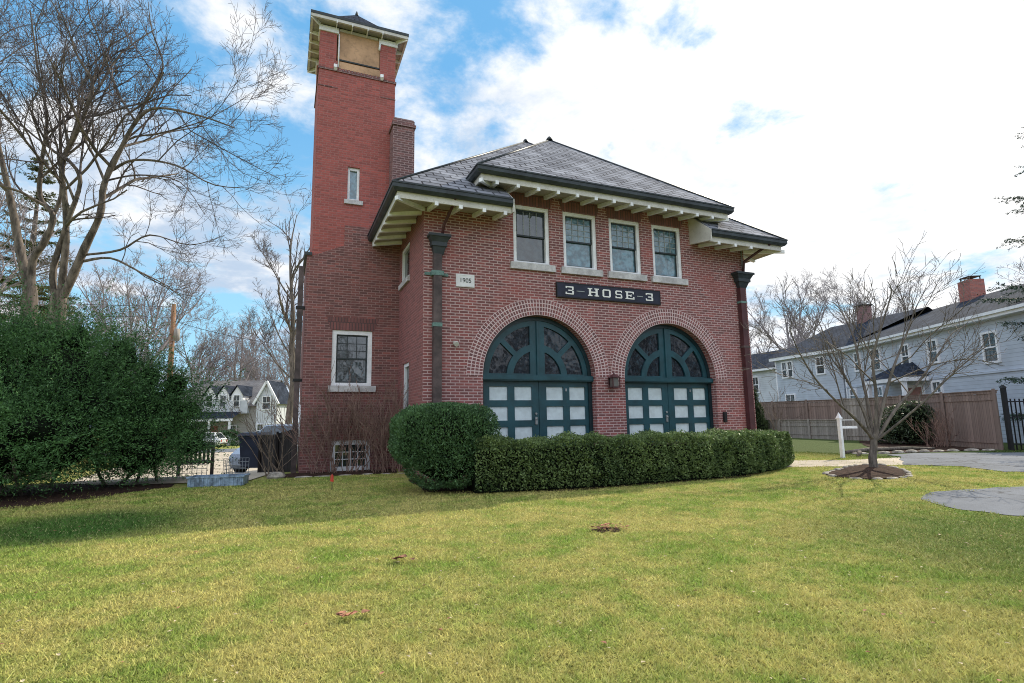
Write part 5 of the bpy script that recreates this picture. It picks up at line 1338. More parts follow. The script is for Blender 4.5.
# blue clapboard house at the right (local x along its long front, -y faces the drive)
bh = thing('blue_house', (29.2, 11.2, 0), 'long pale blue clapboard house with dark hipped roof behind the board fence', 'house', None, R(-116.565))
m = MB(); m.box(0, 20, 0, 9, -.2, 5.25); m.build('wall', 'siding_blue', bh, local=True)
MB().box(-.02, 20.02, -.06, -.002, 2.82, 2.90).build('belt_board', 'siding_blue', bh, local=True)
m = MB(); m.box(-.35, 20.3, -.38, 0, 5.02, 5.26); m.box(-.35, 0, 0, 9, 5.02, 5.26); m.build('eave', 'white', bh, local=True)
MB().box(-.36, 20.3, -.48, -.385, 5.15, 5.27).build('gutter', 'white', bh, local=True)
MB().box(-.04, .08, -.035, 0, -.1, 5.02).build('corner_board', 'white', bh, local=True)
m = MB(); e = 5.27; r_z = 7.3
m.face([(-.42, -.45, e), (20.5, -.45, e), (20.5, 4.5, r_z), (1.0, 4.5, r_z)]); m.face([(-.42, 9.4, e), (-.42, -.45, e), (1.0, 4.5, r_z)]); m.face([(20.5, 9.4, e), (-.42, 9.4, e), (1.0, 4.5, r_z), (20.5, 4.5, r_z)])
m.face([(20.5, -.45, e), (20.5, 9.4, e), (20.5, 4.5, r_z)])
m.build('roof', 'shingle', bh, local=True)
for x0, x1, z0, z1 in ((10.95, 11.78, 3.22, 4.55), (7.6, 8.35, 3.55, 4.7), (5.6, 6.3, 3.5, 4.75), (2.85, 3.85, 3.6, 4.85), (1.2, 1.9, 3.7, 4.85), (7.6, 8.3, 1.6, 2.75), (14.6, 15.4, 3.2, 4.5), (17.4, 18.2, 3.2, 4.5), (3.0, 3.75, 1.7, 2.75), (.35, 1.1, 1.9, 2.75)):
    house_window(bh, x0, x1, z0, z1, -.03)
# entry porch with small hipped roof and red door
m = MB(); m.face([(4.2, -1.3, 2.98), (7.5, -1.3, 2.98), (6.4, -.02, 3.78), (5.3, -.02, 3.78)]); m.face([(4.2, -.02, 2.98), (4.2, -1.3, 2.98), (5.3, -.02, 3.78)]); m.face([(7.5, -1.3, 2.98), (7.5, -.02, 2.98), (6.4, -.02, 3.78)])
pr_ = m.build('porch_roof', 'shingle', bh, local=True); MB().box(4.2, 7.5, -1.28, -.02, 2.78, 2.975).build('porch_fascia', 'white', pr_, local=True)
for x in (4.35, 7.3): MB().box(x - .09, x + .09, -1.2, -1.02, 0, 2.775).build('porch_post', 'white', bh, local=True)
m = MB(); m.box(5.9, 6.9, -.06, -.003, .3, 2.5); dr = m.build('door', 'red_door', bh, local=True); MB().box(5.75, 5.897, -.07, -.003, .3, 2.62).box(6.903, 7.05, -.07, -.003, .3, 2.62).box(5.9, 6.9, -.07, -.003, 2.503, 2.62).build('door_frame', 'white', dr, local=True)
for (x, y, w, d_, z0, z1, mt) in ((4.75, 4.5, .85, .75, 6.7, 8.25, 'brick_plain'),):
    ch = MB().box(x - w / 2, x + w / 2, y - d_ / 2, y + d_ / 2, z0, z1).build('chimney', mt, bh, local=True)
    m = MB(); m.box(x - w * .42, x + w * .42, y - d_ * .42, y + d_ * .42, z1 + .16, z1 + .2)
    for sx in (-1, 1):
        for sy in (-1, 1): m.box(x + sx * w * .36 - .02, x + sx * w * .36 + .02, y + sy * d_ * .36 - .02, y + sy * d_ * .36 + .02, z1, z1 + .16)
    m.build('chimney_cap', 'black', ch, local=True)
# rear wing of the house standing more square to the drive
w_ = thing('house_wing', (30.3, 17.3, 0), 'pale blue side wing at the left end of the long blue house', 'house', None, R(-100.2))
MB().box(0, 6.0, 0, 6, -.2, 5.3).build('wall', 'siding_blue', w_, local=True)
MB().box(-.3, 6.0, -.3, 0, 5.12, 5.34).build('eave', 'white', w_, local=True)
m = MB(); m.face([(-.35, -.35, 5.35), (6.6, -.35, 5.35), (9.5, 3.0, 7.35), (2.2, 3.0, 7.35)]); m.face([(-.35, 6.3, 5.35), (-.35, -.35, 5.35), (2.2, 3.0, 7.35)]); m.face([(9.5, 6.3, 5.35), (-.35, 6.3, 5.35), (2.2, 3.0, 7.35), (9.5, 3.0, 7.35)])
m.build('roof', 'shingle', w_, local=True)
ch = MB().box(4.9, 5.5, 2.6, 3.2, 6.6, 8.25).build('chimney', 'brick_chimney', w_, local=True); MB().box(4.83, 5.57, 2.53, 3.27, 8.25, 8.33).build('chimney_cap', 'black', ch, local=True)
house_window(w_, .65, 1.22, 3.8, 5.0, -.03); house_window(w_, 1.24, 1.81, 3.8, 5.0, -.03); house_window(w_, .8, 1.8, 1.5, 2.7, -.03); house_window(w_, 3.9, 4.7, 3.8, 5.0, -.03)
MB().box(-.05, .07, -.03, 0, -.1, 5.1).build('corner_board', 'white', w_, local=True)
w2 = thing('white_house', (30.9, 21.6, 0), 'white gabled house just visible between the brick corner and the blue wing', 'house', None, R(-96))
MB().box(-3, 4.1, 0, 6, -.2, 4.7).build('wall', 'siding_white', w2, local=True)
m = MB(); m.face([(-3.3, -.35, 4.7), (4.3, -.35, 4.7), (4.3, 3, 6.4), (-3.3, 3, 6.4)]); m.face([(4.3, 6.3, 4.7), (-3.3, 6.3, 4.7), (-3.3, 3, 6.4), (4.3, 3, 6.4)]); m.build('roof', 'shingle', w2, local=True)
m = MB(); m.face([(4.1, 0, 4.7), (4.1, 6, 4.7), (4.1, 3, 6.2)]); m.build('gable', 'siding_white', w2, local=True)
MB().box(-3.3, 4.3, -.4, -.02, 4.55, 4.69).build('eave', 'white', w2, local=True)
house_window(w2, 1.6, 2.4, 2.9, 4.2, -.03); house_window(w2, 1.6, 2.4, .9, 2.1, -.03)

# grey dormered house at the left, across the street
gh = thing('dormered_house', (-15.2, 59.6, -1.25), 'grey and white house with three white dormers and porch across the street', 'house', None, R(-22))
m = MB(); m.box(0, 10.79, 0, 8, -1.2, 5.1); m.build('wall', 'siding_grey', gh, local=True)
m = MB(); m.face([(-.4, -.5, 4.35), (11.2, -.5, 4.35), (11.2, 4.2, 7.55), (1.5, 4.2, 7.55)]); m.face([(-.4, 8.5, 4.35), (-.4, -.5, 4.35), (1.5, 4.2, 7.55)]); m.face([(11.2, 8.5, 4.35), (-.4, 8.5, 4.35), (1.5, 4.2, 7.55), (11.2, 4.2, 7.55)])
m.build('roof', 'shingle_grey', gh, local=True)
MB().box(4.4, 9.55, -.62, .35, 3.55, 5.0).build('upper_wall', 'siding_white', gh, local=True)
for x in (5.35, 6.85, 8.35):
    m = MB(); wd_ = .62
    extrude_xz(m, [(x - wd_, 4.95), (x + wd_, 4.95), (x + wd_, 5.6), (x, 6.55), (x - wd_, 5.6)], [], -.66, 2.3)
    dm = m.build('dormer', 'white', gh, local=True)
    m = MB()
    for s in (-1, 1):
        q = [(x, -.85, 6.72), (x, 3.0, 6.72), (x + s * .82, 3.0, 5.48), (x + s * .82, -.85, 5.48)]; m.face(q if s < 0 else q[::-1])
    m.build('dormer_roof', 'shingle', dm, local=True)
    house_window(dm, x - .36, x + .36, 4.25, 5.6, -.69, glass='glass', fw=.06)
m = MB(); m.face([(-1.6, -2.6, 3.0), (8.9, -2.6, 3.0), (8.9, -.63, 3.75), (-1.6, -.63, 3.75)]); pf = m.build('porch_roof', 'shingle', gh, local=True)
MB().box(-1.6, 8.9, -2.6, -2.4, 2.72, 2.99).build('porch_fascia', 'white', pf, local=True)
for x in (.6, 2.6, 3.6, 4.4, 6.4, 8.6): MB().box(x - .11, x + .11, -2.55, -2.33, -.2, 2.715).build('porch_post', 'white', gh, local=True)
for x in (1.2, 3.0, 7.2): house_window(gh, x, x + 1.0, .7, 2.3, -.03)
m = MB(); m.box(5.1, 6.1, -.06, -.003, 0, 2.2); m.build('door', 'red_door', gh, local=True)
# front-facing gable at its right end
m = MB(); extrude_xz(m, [(10.8, -1.2), (13.0, -1.2), (13.0, 4.9), (11.9, 6.9), (10.8, 4.9)], [], -1.2, 3); gb = m.build('gable_wing', 'siding_white', gh, local=True)
m = MB()
for s in (-1, 1):
    q = [(11.9, -1.5, 7.15), (11.9, 3.2, 7.15), (11.9 + s * 1.45, 3.2, 4.5), (11.9 + s * 1.45, -1.5, 4.5)]; m.face(q if s < 0 else q[::-1])
m.build('gable_roof', 'shingle', gb, local=True)
for s in (-1, 1): MB().obox((11.9, -1.42, 7.02), (11.9 + s * 1.38, -1.42, 4.5), .22, .2, (0, 1, 0)).build('barge_board', 'white', gb, local=True)
house_window(gb, 11.4, 12.4, 3.9, 5.4, -1.25); house_window(gb, 10.95, 11.7, .9, 2.4, -1.25); house_window(gb, 12.0, 12.7, .9, 2.4, -1.25)
leafy_bush('porch_bush', (-8.0, 52.5, -1.1), 'low dark bush in front of the porch across the street', None, 101, [(-8.0, 52.5, -.5, 1.6, 1.2, 1.1), (-6.6, 52.0, -.7, 1.2, 1.0, .8)], 2500, .2, .5, 'box', .4, .85)

# ================================================================== FENCES
def fence_line(A, B, H, name, label, mat, board=.14, post_w=.11, posts=None, post_h=None, rails=True, cap=True, seed=1, cat='fence', group=None, base=0.0, post_mat=None, rail_top=True):
    A = Vector((*A, 0)); B = Vector((*B, 0)); d = B - A; L = d.length; rz = math.atan2(d.y, d.x)
    t = thing(name, (A.x, A.y, base), label, cat, group, rz); rng = random.Random(seed); m = MB()
    n = int(L / board)
    for i in range(n): 
        x = L * i / n; w = L / n * .94; y = rng.uniform(-.004, .004); m.box(x, x + w, y - .012, y + .012, -.05, H - .12 + rng.uniform(-.008, .008))
    m.build('boards', mat, t, local=True)
    if rails:
        for z in ((H - .12, H - .34) if rail_top else (H - .2,)):
            MB().box(0, L, -.034 if z < H - .2 else -.03, -.0165 if z < H - .2 else .03, z, z + .09).build('rail', mat, t, local=True)
        MB().box(0, L, -.034, -.0165, .2, .29).build('rail', mat, t, local=True)
    if cap: MB().box(-.02, L + .02, -.06, .06, H - .028, H).build('cap_rail', mat, t, local=True)
    k = posts or max(1, int(round(L / 2.4)))
    for i in range(k + 1):
        x = L * i / k; ph = post_h or H + .04
        m = MB().box(x - post_w / 2, x + post_w / 2, -.095, -.062, -.05, ph)
        m.build('post', post_mat or mat, t, local=True)
    return t
fence_line((22.3, 5.2), (19.02, -1.38), 1.97, 'board_fence', 'weathered brown board fence behind the mulched bed, nearest the driveway', 'fence_brown', seed=1)
fence_line((22.05, 6.3), (22.36, 5.28), 1.98, 'fence_panel', 'grey green weathered fence panel left of the broadleaf shrub', 'fence_grey', seed=2, posts=1)
fence_line((22.9, 12.6), (22.1, 6.4), .98, 'low_fence', 'low grey board fence at the back of the green strip of lawn', 'fence_grey', seed=3)
fence_line((23.7, 16.5), (24.2, 5.4), 2.02, 'board_fence', 'taller reddish brown board fence rising behind the low grey fence', 'fence_brown', seed=4, posts=5)
fence_line((22.9, 12.7), (21.6, 13.4), 1.05, 'low_fence', 'short return of low grey fence beside the conical evergreen', 'fence_grey', seed=6, posts=1)
# black metal fence and its gate post
A = Vector((18.95, -1.62, 0)); B = Vector((23.2, -3.6, 0)); d = B - A; L = d.length
t = thing('metal_fence', A, 'black metal picket fence at the right edge beside the board fence', 'fence', None, math.atan2(d.y, d.x))
for z in (.18, 1.05, 1.55): MB().box(.06, L, -.018, .018, z, z + .035).build('rail', 'black', t, local=True)
for i in range(int(L / .14)): x = .18 + i * .14; MB().box(x - .010, x + .010, -.0179, .0179, .02, 1.66).build('picket', 'black', t, local=True) if i < 34 else None
m = MB(); m.box(-.055, .055, -.055, .055, -.1, 2.02); m.hexa([(-.075, -.075, 2.02), (.075, -.075, 2.02), (.075, .075, 2.02), (-.075, .075, 2.02)], [(-.02, -.02, 2.12), (.02, -.02, 2.12), (.02, .02, 2.12), (-.02, .02, 2.12)]); m.build('post', 'black', t, local=True)
MB().box(2.2, 2.28, -.045, .045, -.1, 1.75).build('post', 'black', t, local=True)
# white sign post
t = thing('sign_post', (12.095, -.855, 0), 'white wooden yard sign post with pointed cap and empty arms', 'post')
m = MB(); m.box(12.05, 12.14, -.90, -.81, -.1, 1.12); m.build('post', 'white', t)
m = MB(); m.box(12.03, 12.16, -.92, -.79, 1.121, 1.15); m.hexa([(12.04, -.91, 1.151), (12.15, -.91, 1.151), (12.15, -.80, 1.151), (12.04, -.80, 1.151)], [(12.09, -.86, 1.30), (12.10, -.86, 1.30), (12.10, -.85, 1.30), (12.09, -.85, 1.30)]); m.build('post_cap', 'white', t)
dx_, dy_ = .923 * .46, -.385 * .46
MB().obox((12.13, -.87, .87), (12.13 + dx_, -.87 + dy_, .87), .035, .07).build('arm', 'white', t)
MB().obox((12.13, -.87, 1.08), (12.13 + dx_, -.87 + dy_, 1.08), .02, .02).build('arm', 'white', t)
# fallen branch by the drive edge
t = MB(); t.tube([(12.9, -.75, .05), (13.4, -.45, .09), (13.7, -.2, .05)], [.045, .06, .05], 7); tag(t.build('log', 'bark_grey', uv=False), 'short pale log lying in the grass by the sign post', 'log')
t = MB(); t.tube([(13.5, .1, .06), (14.8, .25, .09), (16.6, .2, .08), (17.6, -.1, .05)], [.05, .07, .06, .04], 7); tag(t.build('log', 'bark_grey', uv=False), 'long pale log edging the mulch bed by the driveway', 'log')

# dark fence behind the pale shrub, left of the tower
t = thing('dark_fence', (-3.5, 6.0, -.1), 'dark brown solid board fence between the wheelie bin and the tower', 'fence')
A = Vector((-3.42, 5.9, 0)); B = Vector((-2.47, 4.0, 0)); m = MB(); n = 14
for i in range(n):
    p = A.lerp(B, i / n); q = A.lerp(B, (i + .93) / n); h = .82 + .30 * (i / n)
    m.obox((p.x, p.y, h / 2 - .15), (q.x, q.y, h / 2 - .15), .03, h + .3)
m.build('boards', 'fence_dark', t)
for f in (0, .5, 1): p = A.lerp(B, f); MB().box(p.x - .06, p.x + .0, p.y - .09, p.y - .03, -.3, .86 + .3 * f).build('post', 'fence_dark', t)
MB().obox((A.x, A.y - .04, .70), (B.x, B.y - .04, 1.0), .03, .08).build('rail', 'fence_dark', t)

# dark picket fence section in the drive
t = thing('picket_fence', (-5.2, 8.8, -.3), 'low dark picket fence with pale gaps beyond the driveway edge', 'fence'); A = Vector((-5.95, 8.95, 0)); B = Vector((-4.95, 8.65, 0)); n = 8
for i in range(n + 1):
    p = A.lerp(B, i / n); MB().box(p.x - .035, p.x + .035, p.y - .015, p.y + .015, -.06, .62).build('picket', 'fence_dark', t)
for z in (.52, .02): MB().obox((A.x - .1, A.y + .032, z), (B.x + .05, B.y + .032, z), .03, .10).build('rail', 'fence_dark', t)
for f in (0, 1): p = A.lerp(B, f); MB().box(p.x - .05, p.x + .05, p.y + .05, p.y + .13, -.8, .5).build('post', 'fence_dark', t)

# ================================================================== SMALL THINGS BY THE TOWER
# wheelie bin
t = thing('wheelie_bin', (-3.62, 6.6, -.12), 'dark navy wheelie bin with domed lid between the car and the dark fence', 'bin', None, R(-20)); m = MB()
m.hexa([(-.26, -.28, .08), (.26, -.28, .08), (.26, .26, .08), (-.26, .26, .08)], [(-.32, -.36, 1.0), (.32, -.36, 1.0), (.32, .34, 1.0), (-.32, .34, 1.0)])
m.box(-.335, .335, -.375, .355, .93, 1.003)
b_ = m.build('body', 'bin', t, local=True)
m = MB(); m.hexa([(-.36, -.42, 1.01), (.36, -.42, 1.01), (.36, .40, 1.01), (-.36, .40, 1.01)], [(-.31, -.34, 1.09), (.31, -.34, 1.09), (.31, .36, 1.11), (-.31, .36, 1.11)]); m.build('lid', 'bin', t, local=True)
MB().tube([(-.30, .42, 1.0), (-.30, .47, 1.02), (.30, .47, 1.02), (.30, .42, 1.0)], .018, 6).build('handle', 'bin', t, local=True)
for s in (-1, 1): MB().tube([(s * .27 - .03, .24, .11), (s * .27 + .03, .24, .11)], .12, 14).build('wheel', 'rubber', t, local=True)
# blue-grey crates row and wire cage
t = thing('plastic_crate', (-4.02, .98, 0), 'long low bluish plastic crate lying at the lawn edge', 'crate', None, R(-12)); m = MB()
m.box(-.52, .52, -.20, .20, .0, .03)
b0 = [(-.50, -.19), (.60, -.19), (.60, .19), (-.50, .19)]; 
for (x0, x1, y0, y1) in ((-.52, .52, -.20, -.17), (-.52, .52, .17, .20), (-.52, -.49, -.17, .17), (.49, .52, -.17, .17)): m.box(x0, x1, y0, y1, .03, .20)
m.build('body', 'crate', t, local=True)
m = MB(); m.box(-.545, .545, -.225, -.2005, .175, .205).box(-.545, .545, .2005, .225, .175, .205).box(-.545, -.5205, -.2, .2, .175, .205).box(.5205, .545, -.2, .2, .175, .205); m.build('rim', 'crate', t, local=True)
m = MB()
for i in range(13): x = -.48 + i * .08; m.box(x - .014, x + .014, -.214, -.2005, .01, .174)
m.build('ribs', 'crate', t, local=True)
def wire_panel(t, p, q, h, z0, nx_, nz_, r=.007):
    p = Vector(p); q = Vector(q); m = MB()
    for i in range(nx_ + 1): a = p.lerp(q, i / nx_); m.tube([(a.x, a.y, z0), (a.x, a.y, z0 + h)], r, 4)
    for j in range(nz_ + 1): z = z0 + h * j / nz_; m.tube([(p.x, p.y, z), (q.x, q.y, z)], r, 4)
    return m.build('wire_panel', 'wire', t)
t = thing('wire_cage', (-3.8, 2.6, 0), 'bent grey wire mesh cage standing behind the bluish crate', 'cage')
wire_panel(t, (-4.1, 2.7, 0), (-3.55, 2.5, 0), .50, -.05, 8, 6, .005); wire_panel(t, (-4.1, 2.7, 0), (-3.95, 3.2, 0), .45, -.05, 5, 6, .005)
t = thing('wire_cage', (-4.9, 2.9, 0), 'low flat wire mesh panel leaning left of the bent wire cage', 'cage')
wire_panel(t, (-5.3, 3.2, 0), (-4.45, 2.8, 0), .5, -.08, 8, 5)
m = MB(); rng = random.Random(4); stone(m, -2.95, 1.95, 0, .20, .13, .14, .2, rng); tag(m.build('rock', 'rock', uv=False), 'single pale rock at the corner of the strip by the wire cage', 'rock')
t = thing('marker_flag', (-1.95, -1.03, 0), 'small red utility marker flag on a thin stake in the lawn', 'flag')
MB().tube([(-1.95, -1.03, 0), (-1.955, -1.03, .18), (-1.956, -1.03, .29)], .007, 5).build('stake', 'twig_pale', t, uv=False)
m = MB(); m.face([(-1.985, -1.035, .16), (-1.925, -1.04, .15), (-1.93, -1.03, .26), (-1.955, -1.035, .30), (-1.98, -1.03, .26)]); m.face([(-1.985, -1.02, .16), (-1.98, -1.015, .26), (-1.955, -1.01, .29), (-1.93, -1.015, .26), (-1.925, -1.02, .15)]); m.build('flag', 'flag', t)

# ================================================================== UTILITY POLE AND WIRES
t = thing('utility_pole', (-10.7, 35.2, -.9), 'tall brown wooden utility pole rising behind the yews', 'pole')
MB().tube([(-10.7, 35.2, -1.2), (-10.75, 35.0, 5), (-10.8, 34.9, 10.2)], [.22, .19, .15], 10).build('shaft', 'pole', t, uv=False)
MB().tube([(-10.45, 34.7, 7.4), (-10.45, 34.7, 8.3)], .2, 10).build('transformer', 'fence_grey', t)
MB().box(-10.78, -10.6, 34.72, 34.80, 3.1, 4.0).build('marker_strip', 'white', t)
def wire(name, p, q, sag, label, grp):
    p = Vector(p); q = Vector(q); pts = [p.lerp(q, i / 14) - Vector((0, 0, sag * 4 * (i / 14) * (1 - i / 14))) for i in range(15)]
    tag(MB().tube(pts, .018, 4).build(name, 'black', uv=False), label, 'wire', grp)
wire('overhead_wire', (-10.7, 34.9, 8.9), (6, 22, 5.9), .9, 'thin black service wire sloping from the pole towards the brick tower', None)
wire('overhead_wire', (-10.8, 34.9, 10.0), (-60, 30, 10.3), .8, 'upper black street wire running left from the pole', None)
wire('overhead_wire', (-10.78, 34.9, 9.2), (-60, 29.5, 9.2), .8, 'lower black street wire running left from the pole', None)

# ================================================================== CARS
def car(name, loc, rz, label, paint, L, H, Wd, tall):
    t = thing(name, loc, label, 'car', None, rz); hw = Wd / 2; m = MB()
    zb, zbelt = .22, H * .60
    st = [(-L / 2, .42, zbelt * .90, .80), (-L / 2 + .12, .26, zbelt * .99, .93), (-L * .30, zb, zbelt, 1), (L * .12, zb, zbelt, 1), (L * .24, zb, zbelt * .985, 1), (L * .38, zb, zbelt * .86, .97), (L / 2 - .14, .24, zbelt * .70, .90), (L / 2, .34, zbelt * .56, .74)]
    rings = []
    for x, z0, z1, k in st:
        w = hw * k; zm = z0 + (z1 - z0) * .45
        rings.append([(x, -w * .90, z0), (x, -w, zm), (x, -w * .985, z1 - .10), (x, -w * .90, z1), (x, w * .90, z1), (x, w * .985, z1 - .10), (x, w, zm), (x, w * .90, z0)])
    for a, b in zip(rings, rings[1:]):
        for i in range(8): m.face([a[i], a[(i + 1) % 8], b[(i + 1) % 8], b[i]][::-1])
    m.face(rings[0]); m.face(rings[-1][::-1])
    m.smooth = set(range(len(m.f)))
    m.build('body', paint, t, local=True)
    # cabin
    c = [(-L / 2 + .10, zbelt - .01, .88), (-L * .43 if tall else -L * .36, H - .05, .70), (-L * .1, H, .72), (L * .06, H - .04, .70), (L * .27, zbelt - .01, .86)]
    if not tall: c[0] = (-L * .46, zbelt - .01, .88)
    m = MB(); rr = []
    base = [(c[0][0], c[0][1]), (c[4][0], c[4][1])]
    top = c[1:4]
    def ring(x, z, k): return [(x, -hw * k, z), (x, hw * k, z)]
    ptsL = [(x, -hw * k, z) for x, z, k in c]; ptsR = [(x, hw * k, z) for x, z, k in c]
    m.face(ptsL); m.face(ptsR[::-1])
    for i in range(4): m.face([ptsL[i], ptsL[i + 1], ptsR[i + 1], ptsR[i]][::-1])
    m.build('cabin', paint, t, local=True)
    def inset(pts, f, off):
        cx_ = sum((Vector(p) for p in pts), Vector()) / len(pts); n = (Vector(pts[1]) - Vector(pts[0])).cross(Vector(pts[2]) - Vector(pts[1])).normalized()
        if n.dot(cx_ - Vector((0, 0, zbelt * .8))) < 0: n = -n
        return [Vector(p).lerp(cx_, f) + n * off for p in pts], n
    def glass(pts, f=.09):
        q, n = inset(pts, f, .006); g_ = MB(); nn = (q[1] - q[0]).cross(q[2] - q[1])
        g_.face(q if nn.dot(n) > 0 else q[::-1]); g_.build('window', 'car_glass', t, local=True)
    glass([ptsL[3], ptsL[4], ptsR[4], ptsR[3]]); glass([ptsL[0], ptsL[1], ptsR[1], ptsR[0]], .14)
    for P_ in (ptsL, ptsR):
        A_, B_, C_, D_, E_ = [Vector(p) for p in P_]
        def onb(f): return A_.lerp(E_, f)
        def ont(f): return (B_.lerp(C_, f * 2) if f < .5 else C_.lerp(D_, f * 2 - 1))
        glass([onb(.08), ont(.06), ont(.34), onb(.34)], .06); glass([onb(.36), ont(.36), ont(.68), onb(.62)], .05); glass([onb(.64), ont(.70), ont(.97), onb(.93)], .06)
    for x in (-L * .31, L * .31):
        for s in (-1, 1):
            w = MB().tube([(x, s * (hw - .20), .33), (x, s * (hw + .005), .33)], .33, 20).build('wheel', 'rubber', t, local=True)
            m = MB().tube([(x, s * (hw + .006), .33), (x, s * (hw + .016), .33)], .21, 14); m.build('rim', 'alloy', w, local=True)
            m = MB()
            pts = [(x + .40 * math.cos(a), s * (hw - .004), .33 + .40 * math.sin(a)) for a in [PI * i / 12 for i in range(13)]]
            m.tube(pts, .025, 5); m.build('wheel_arch', 'black', t, local=True)
    for s in (-1, 1):
        zf = zbelt * .62
        m = MB(); m.hexa([(L / 2 - .42, s * hw * .93, zf), (L / 2 - .05, s * hw * .80, zf - .05), (L / 2 - .02, s * hw * .48, zf - .05), (L / 2 - .12, s * hw * .52, zf)], [(L / 2 - .55, s * hw * .93, zf + .13), (L / 2 - .15, s * hw * .80, zf + .06), (L / 2 - .12, s * hw * .48, zf + .05), (L / 2 - .22, s * hw * .52, zf + .1)])
        m.build('headlight', 'lamp_clear', t, local=True)
        MB().box(-L / 2 - .012, -L / 2 + .16, s * hw * .62 - .1, s * hw * .62 + .1, zbelt * .66, zbelt * .88).build('taillight', 'lamp_red', t, local=True)
        MB().box(L * .20, L * .20 + .1, s * (hw + .02) - .08, s * (hw + .02) + .08, zbelt + .02, zbelt + .15).build('mirror', paint, t, local=True)
    MB().box(L / 2 - .02, L / 2 + .02, -hw * .42, hw * .42, .40, zbelt * .52).build('grille', 'black', t, local=True)
    MB().box(-L / 2 - .02, -L / 2 + .02, -.26, .26, zbelt * .55, zbelt * .55 + .12).build('number_plate', 'white', t, local=True)
    MB().box(-L / 2 - .015, -L / 2 + .1, -hw * .72, hw * .72, .34, .44).build('bumper', 'black', t, local=True)
    return t
car('parked_minivan', (-2.75, 10.6, T(-3.4, 9.6) + .12), R(243), 'silver blue minivan parked facing left behind the wheelie bin', 'car_silver', 4.7, 1.68, 1.86, True)
car('parked_car', (-9.9, 47.2, T(-9.8, 47)), R(160), 'white hatchback parked across the street before the porch', 'car_white', 4.2, 1.46, 1.76, False)

# ================================================================== LIGHT, SKY, CAMERA
PHI = 22; EL = R(37)
SUN = Vector((math.cos(R(PHI)), math.sin(R(PHI)), 0))
sd = Vector((SUN.x * math.cos(EL), SUN.y * math.cos(EL), math.sin(EL)))
sl = bpy.data.lights.new('sun', 'SUN'); sl.energy = 5.0; sl.angle = R(.35); sl.color = (1, .90, .72)
so = bpy.data.objects.new('sun', sl); col.objects.link(so); so.rotation_euler = sd.to_track_quat('Z', 'Y').to_euler(); so.location = (30, 10, 40)
wd = bpy.data.worlds.new('World'); scene.world = wd; wd.use_nodes = True; wt = wd.node_tree; wt.nodes.clear(); g = G(wt)
out = g.n('ShaderNodeOutputWorld'); bg = g.n('ShaderNodeBackground'); wt.links.new(bg.outputs[0], out.inputs[0])
sky = g.n('ShaderNodeTexSky'); sky.sky_type = 'NISHITA'; sky.sun_disc = False; sky.sun_elevation = EL; sky.sun_rotation = math.atan2(SUN.x, SUN.y)
sky.air_density = 1.0; sky.dust_density = .5; sky.ozone_density = 2.0
tc = g.n('ShaderNodeTexCoord').outputs['Generated']; sx = g.n('ShaderNodeSeparateXYZ'); g.set(sx.inputs[0], tc)
zz = g.math('MAXIMUM', g.math('ADD', sx.outputs[2], .22), .05)
cv = g.n('ShaderNodeCombineXYZ'); g.set(cv.inputs[0], g.math('DIVIDE', sx.outputs[0], zz)); g.set(cv.inputs[1], g.math('DIVIDE', sx.outputs[1], zz)); cv.inputs[2].default_value = 6.4
dt = g.n('ShaderNodeVectorMath', operation='DOT_PRODUCT'); g.set(dt.inputs[0], tc); dt.inputs[1].default_value = sd
dpos = g.math('MAXIMUM', dt.outputs['Value'], 0)
sunw = g.math('POWER', dpos, 4.0); sunn = g.math('POWER', dpos, 9.0)
CLB = g.n('ShaderNodeMapRange'); bk0 = g.n('ShaderNodeVectorMath', operation='DOT_PRODUCT'); g.set(bk0.inputs[0], tc); bk0.inputs[1].default_value = Vector((-.55, -.70, .45)).normalized(); g.set(CLB.inputs[0], bk0.outputs['Value']); CLB.inputs[1].default_value = 0; CLB.inputs[2].default_value = .7; CLB = CLB.outputs[0]  # thicker cloud cover behind the camera, added as fill light
# a clear wedge of sky away from the sun, towards the north-west
db = g.n('ShaderNodeVectorMath', operation='DOT_PRODUCT'); g.set(db.inputs[0], tc); db.inputs[1].default_value = Vector((-.30, .88, .38)).normalized()
clear = g.ramp(db.outputs['Value'], .70, .98)
n1 = g.noise(cv.outputs[0], 1.7, 10, .58, .25); n2 = g.noise(cv.outputs[0], 5.5, 8, .62, .2)
cm = g.math('ADD', g.math('ADD', g.math('MULTIPLY', n1, .72), g.math('MULTIPLY', n2, .28)), g.math('SUBTRACT', g.math('ADD', g.math('MULTIPLY', sunw, .14), g.math('MULTIPLY', CLB, .10)), g.math('MULTIPLY', clear, .026)))
mask = g.ramp(cm, .435, .555)
shade = g.ramp(g.math('ADD', g.noise(cv.outputs[0], 2.4, 9, .62, .3), g.math('MULTIPLY', sunw, .13)), .42, .60)
cloud = g.mix(shade, (4.7, 5.8, 7.3), (8.8, 8.9, 9.1))
cloud = g.mix(g.math('MULTIPLY', sunn, .8), cloud, (12, 11.8, 11.4))
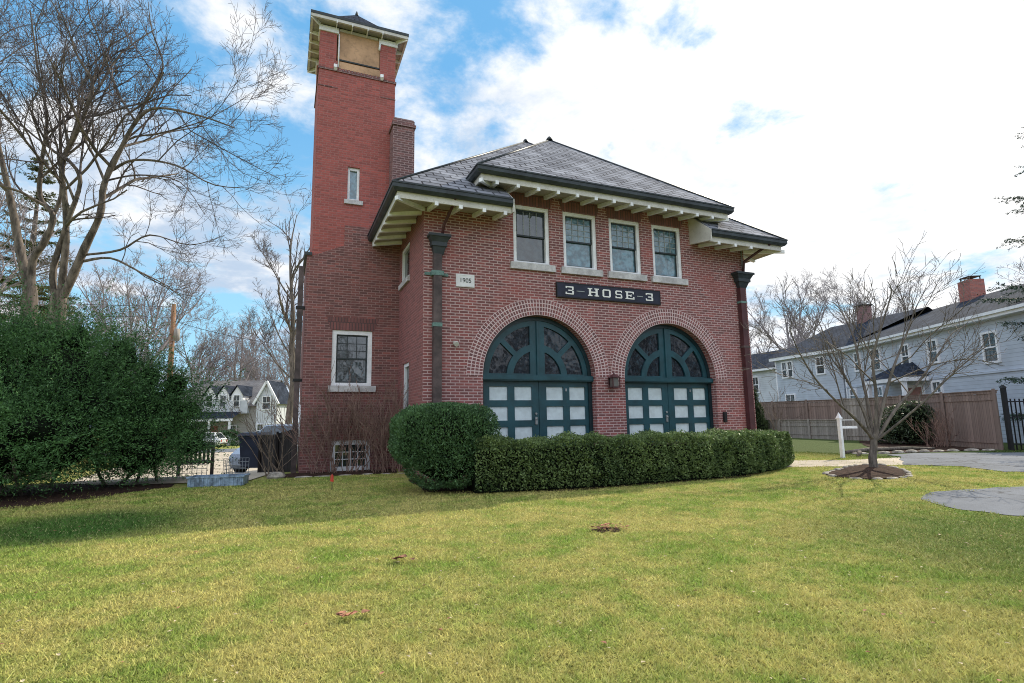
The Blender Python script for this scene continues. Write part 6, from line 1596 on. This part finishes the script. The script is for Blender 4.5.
bk = g.n('ShaderNodeVectorMath', operation='DOT_PRODUCT'); g.set(bk.inputs[0], tc); bk.inputs[1].default_value = Vector((-.55, -.70, .45)).normalized()
cloud_fill = g.ramp(bk.outputs['Value'], .0, .8)
cloud = g.mix(g.math('MULTIPLY', cloud_fill, .9), cloud, (11.5, 12.4, 14.0))   # unseen clouds behind the camera, brightened as added fill for the shaded front
skyc = g.mix(.75, sky.outputs[0], (1.6, 4.8, 8.5))
skyc = g.mix(g.ramp(sx.outputs[2], .55, .05), skyc, (3.6, 6.9, 9.2))
final = g.mix(mask, skyc, cloud)
hz = g.ramp(sx.outputs[2], .16, -.02)
final = g.mix(g.math('MULTIPLY', hz, .45), final, (7.2, 8.2, 9.2))
g.set(bg.inputs[0], final); bg.inputs[1].default_value = .118

cam = bpy.data.cameras.new('camera'); co = bpy.data.objects.new('camera', cam); col.objects.link(co); scene.camera = co
def cam_axes(yaw, pitch, roll):
    cy, sy = math.cos(yaw), math.sin(yaw); cp, sp = math.cos(pitch), math.sin(pitch)
    f_ = Vector((-sy * cp, cy * cp, sp)); r = Vector((cy, sy, 0)); u_ = r.cross(f_); cr, sr = math.cos(roll), math.sin(roll)
    return cr * r + sr * u_, -sr * r + cr * u_, f_
r_, u_, f_ = cam_axes(R(-22.66886722), R(8.05148738), R(-0.8960262))
mw = Matrix(((r_.x, u_.x, -f_.x, -2.837), (r_.y, u_.y, -f_.y, -12.0), (r_.z, u_.z, -f_.z, 1.27), (0, 0, 0, 1)))
co.matrix_world = mw
cam.sensor_width = 36; cam.sensor_fit = 'HORIZONTAL'; cam.lens = 544.8243 * 36 / 1024; cam.clip_end = 2000; cam.clip_start = .05
scene.view_settings.view_transform = 'Standard'; scene.view_settings.look = 'None'; scene.view_settings.exposure = 0; scene.view_settings.gamma = 1
scene.cycles.max_bounces = 8
scene.cycles.use_denoising = True
scene.cycles.denoising_input_passes = 'RGB_ALBEDO_NORMAL'; scene.cycles.denoising_prefilter = 'NONE'
scene.cycles.filter_width = 1.0
scene.cycles.sample_clamp_indirect = 6
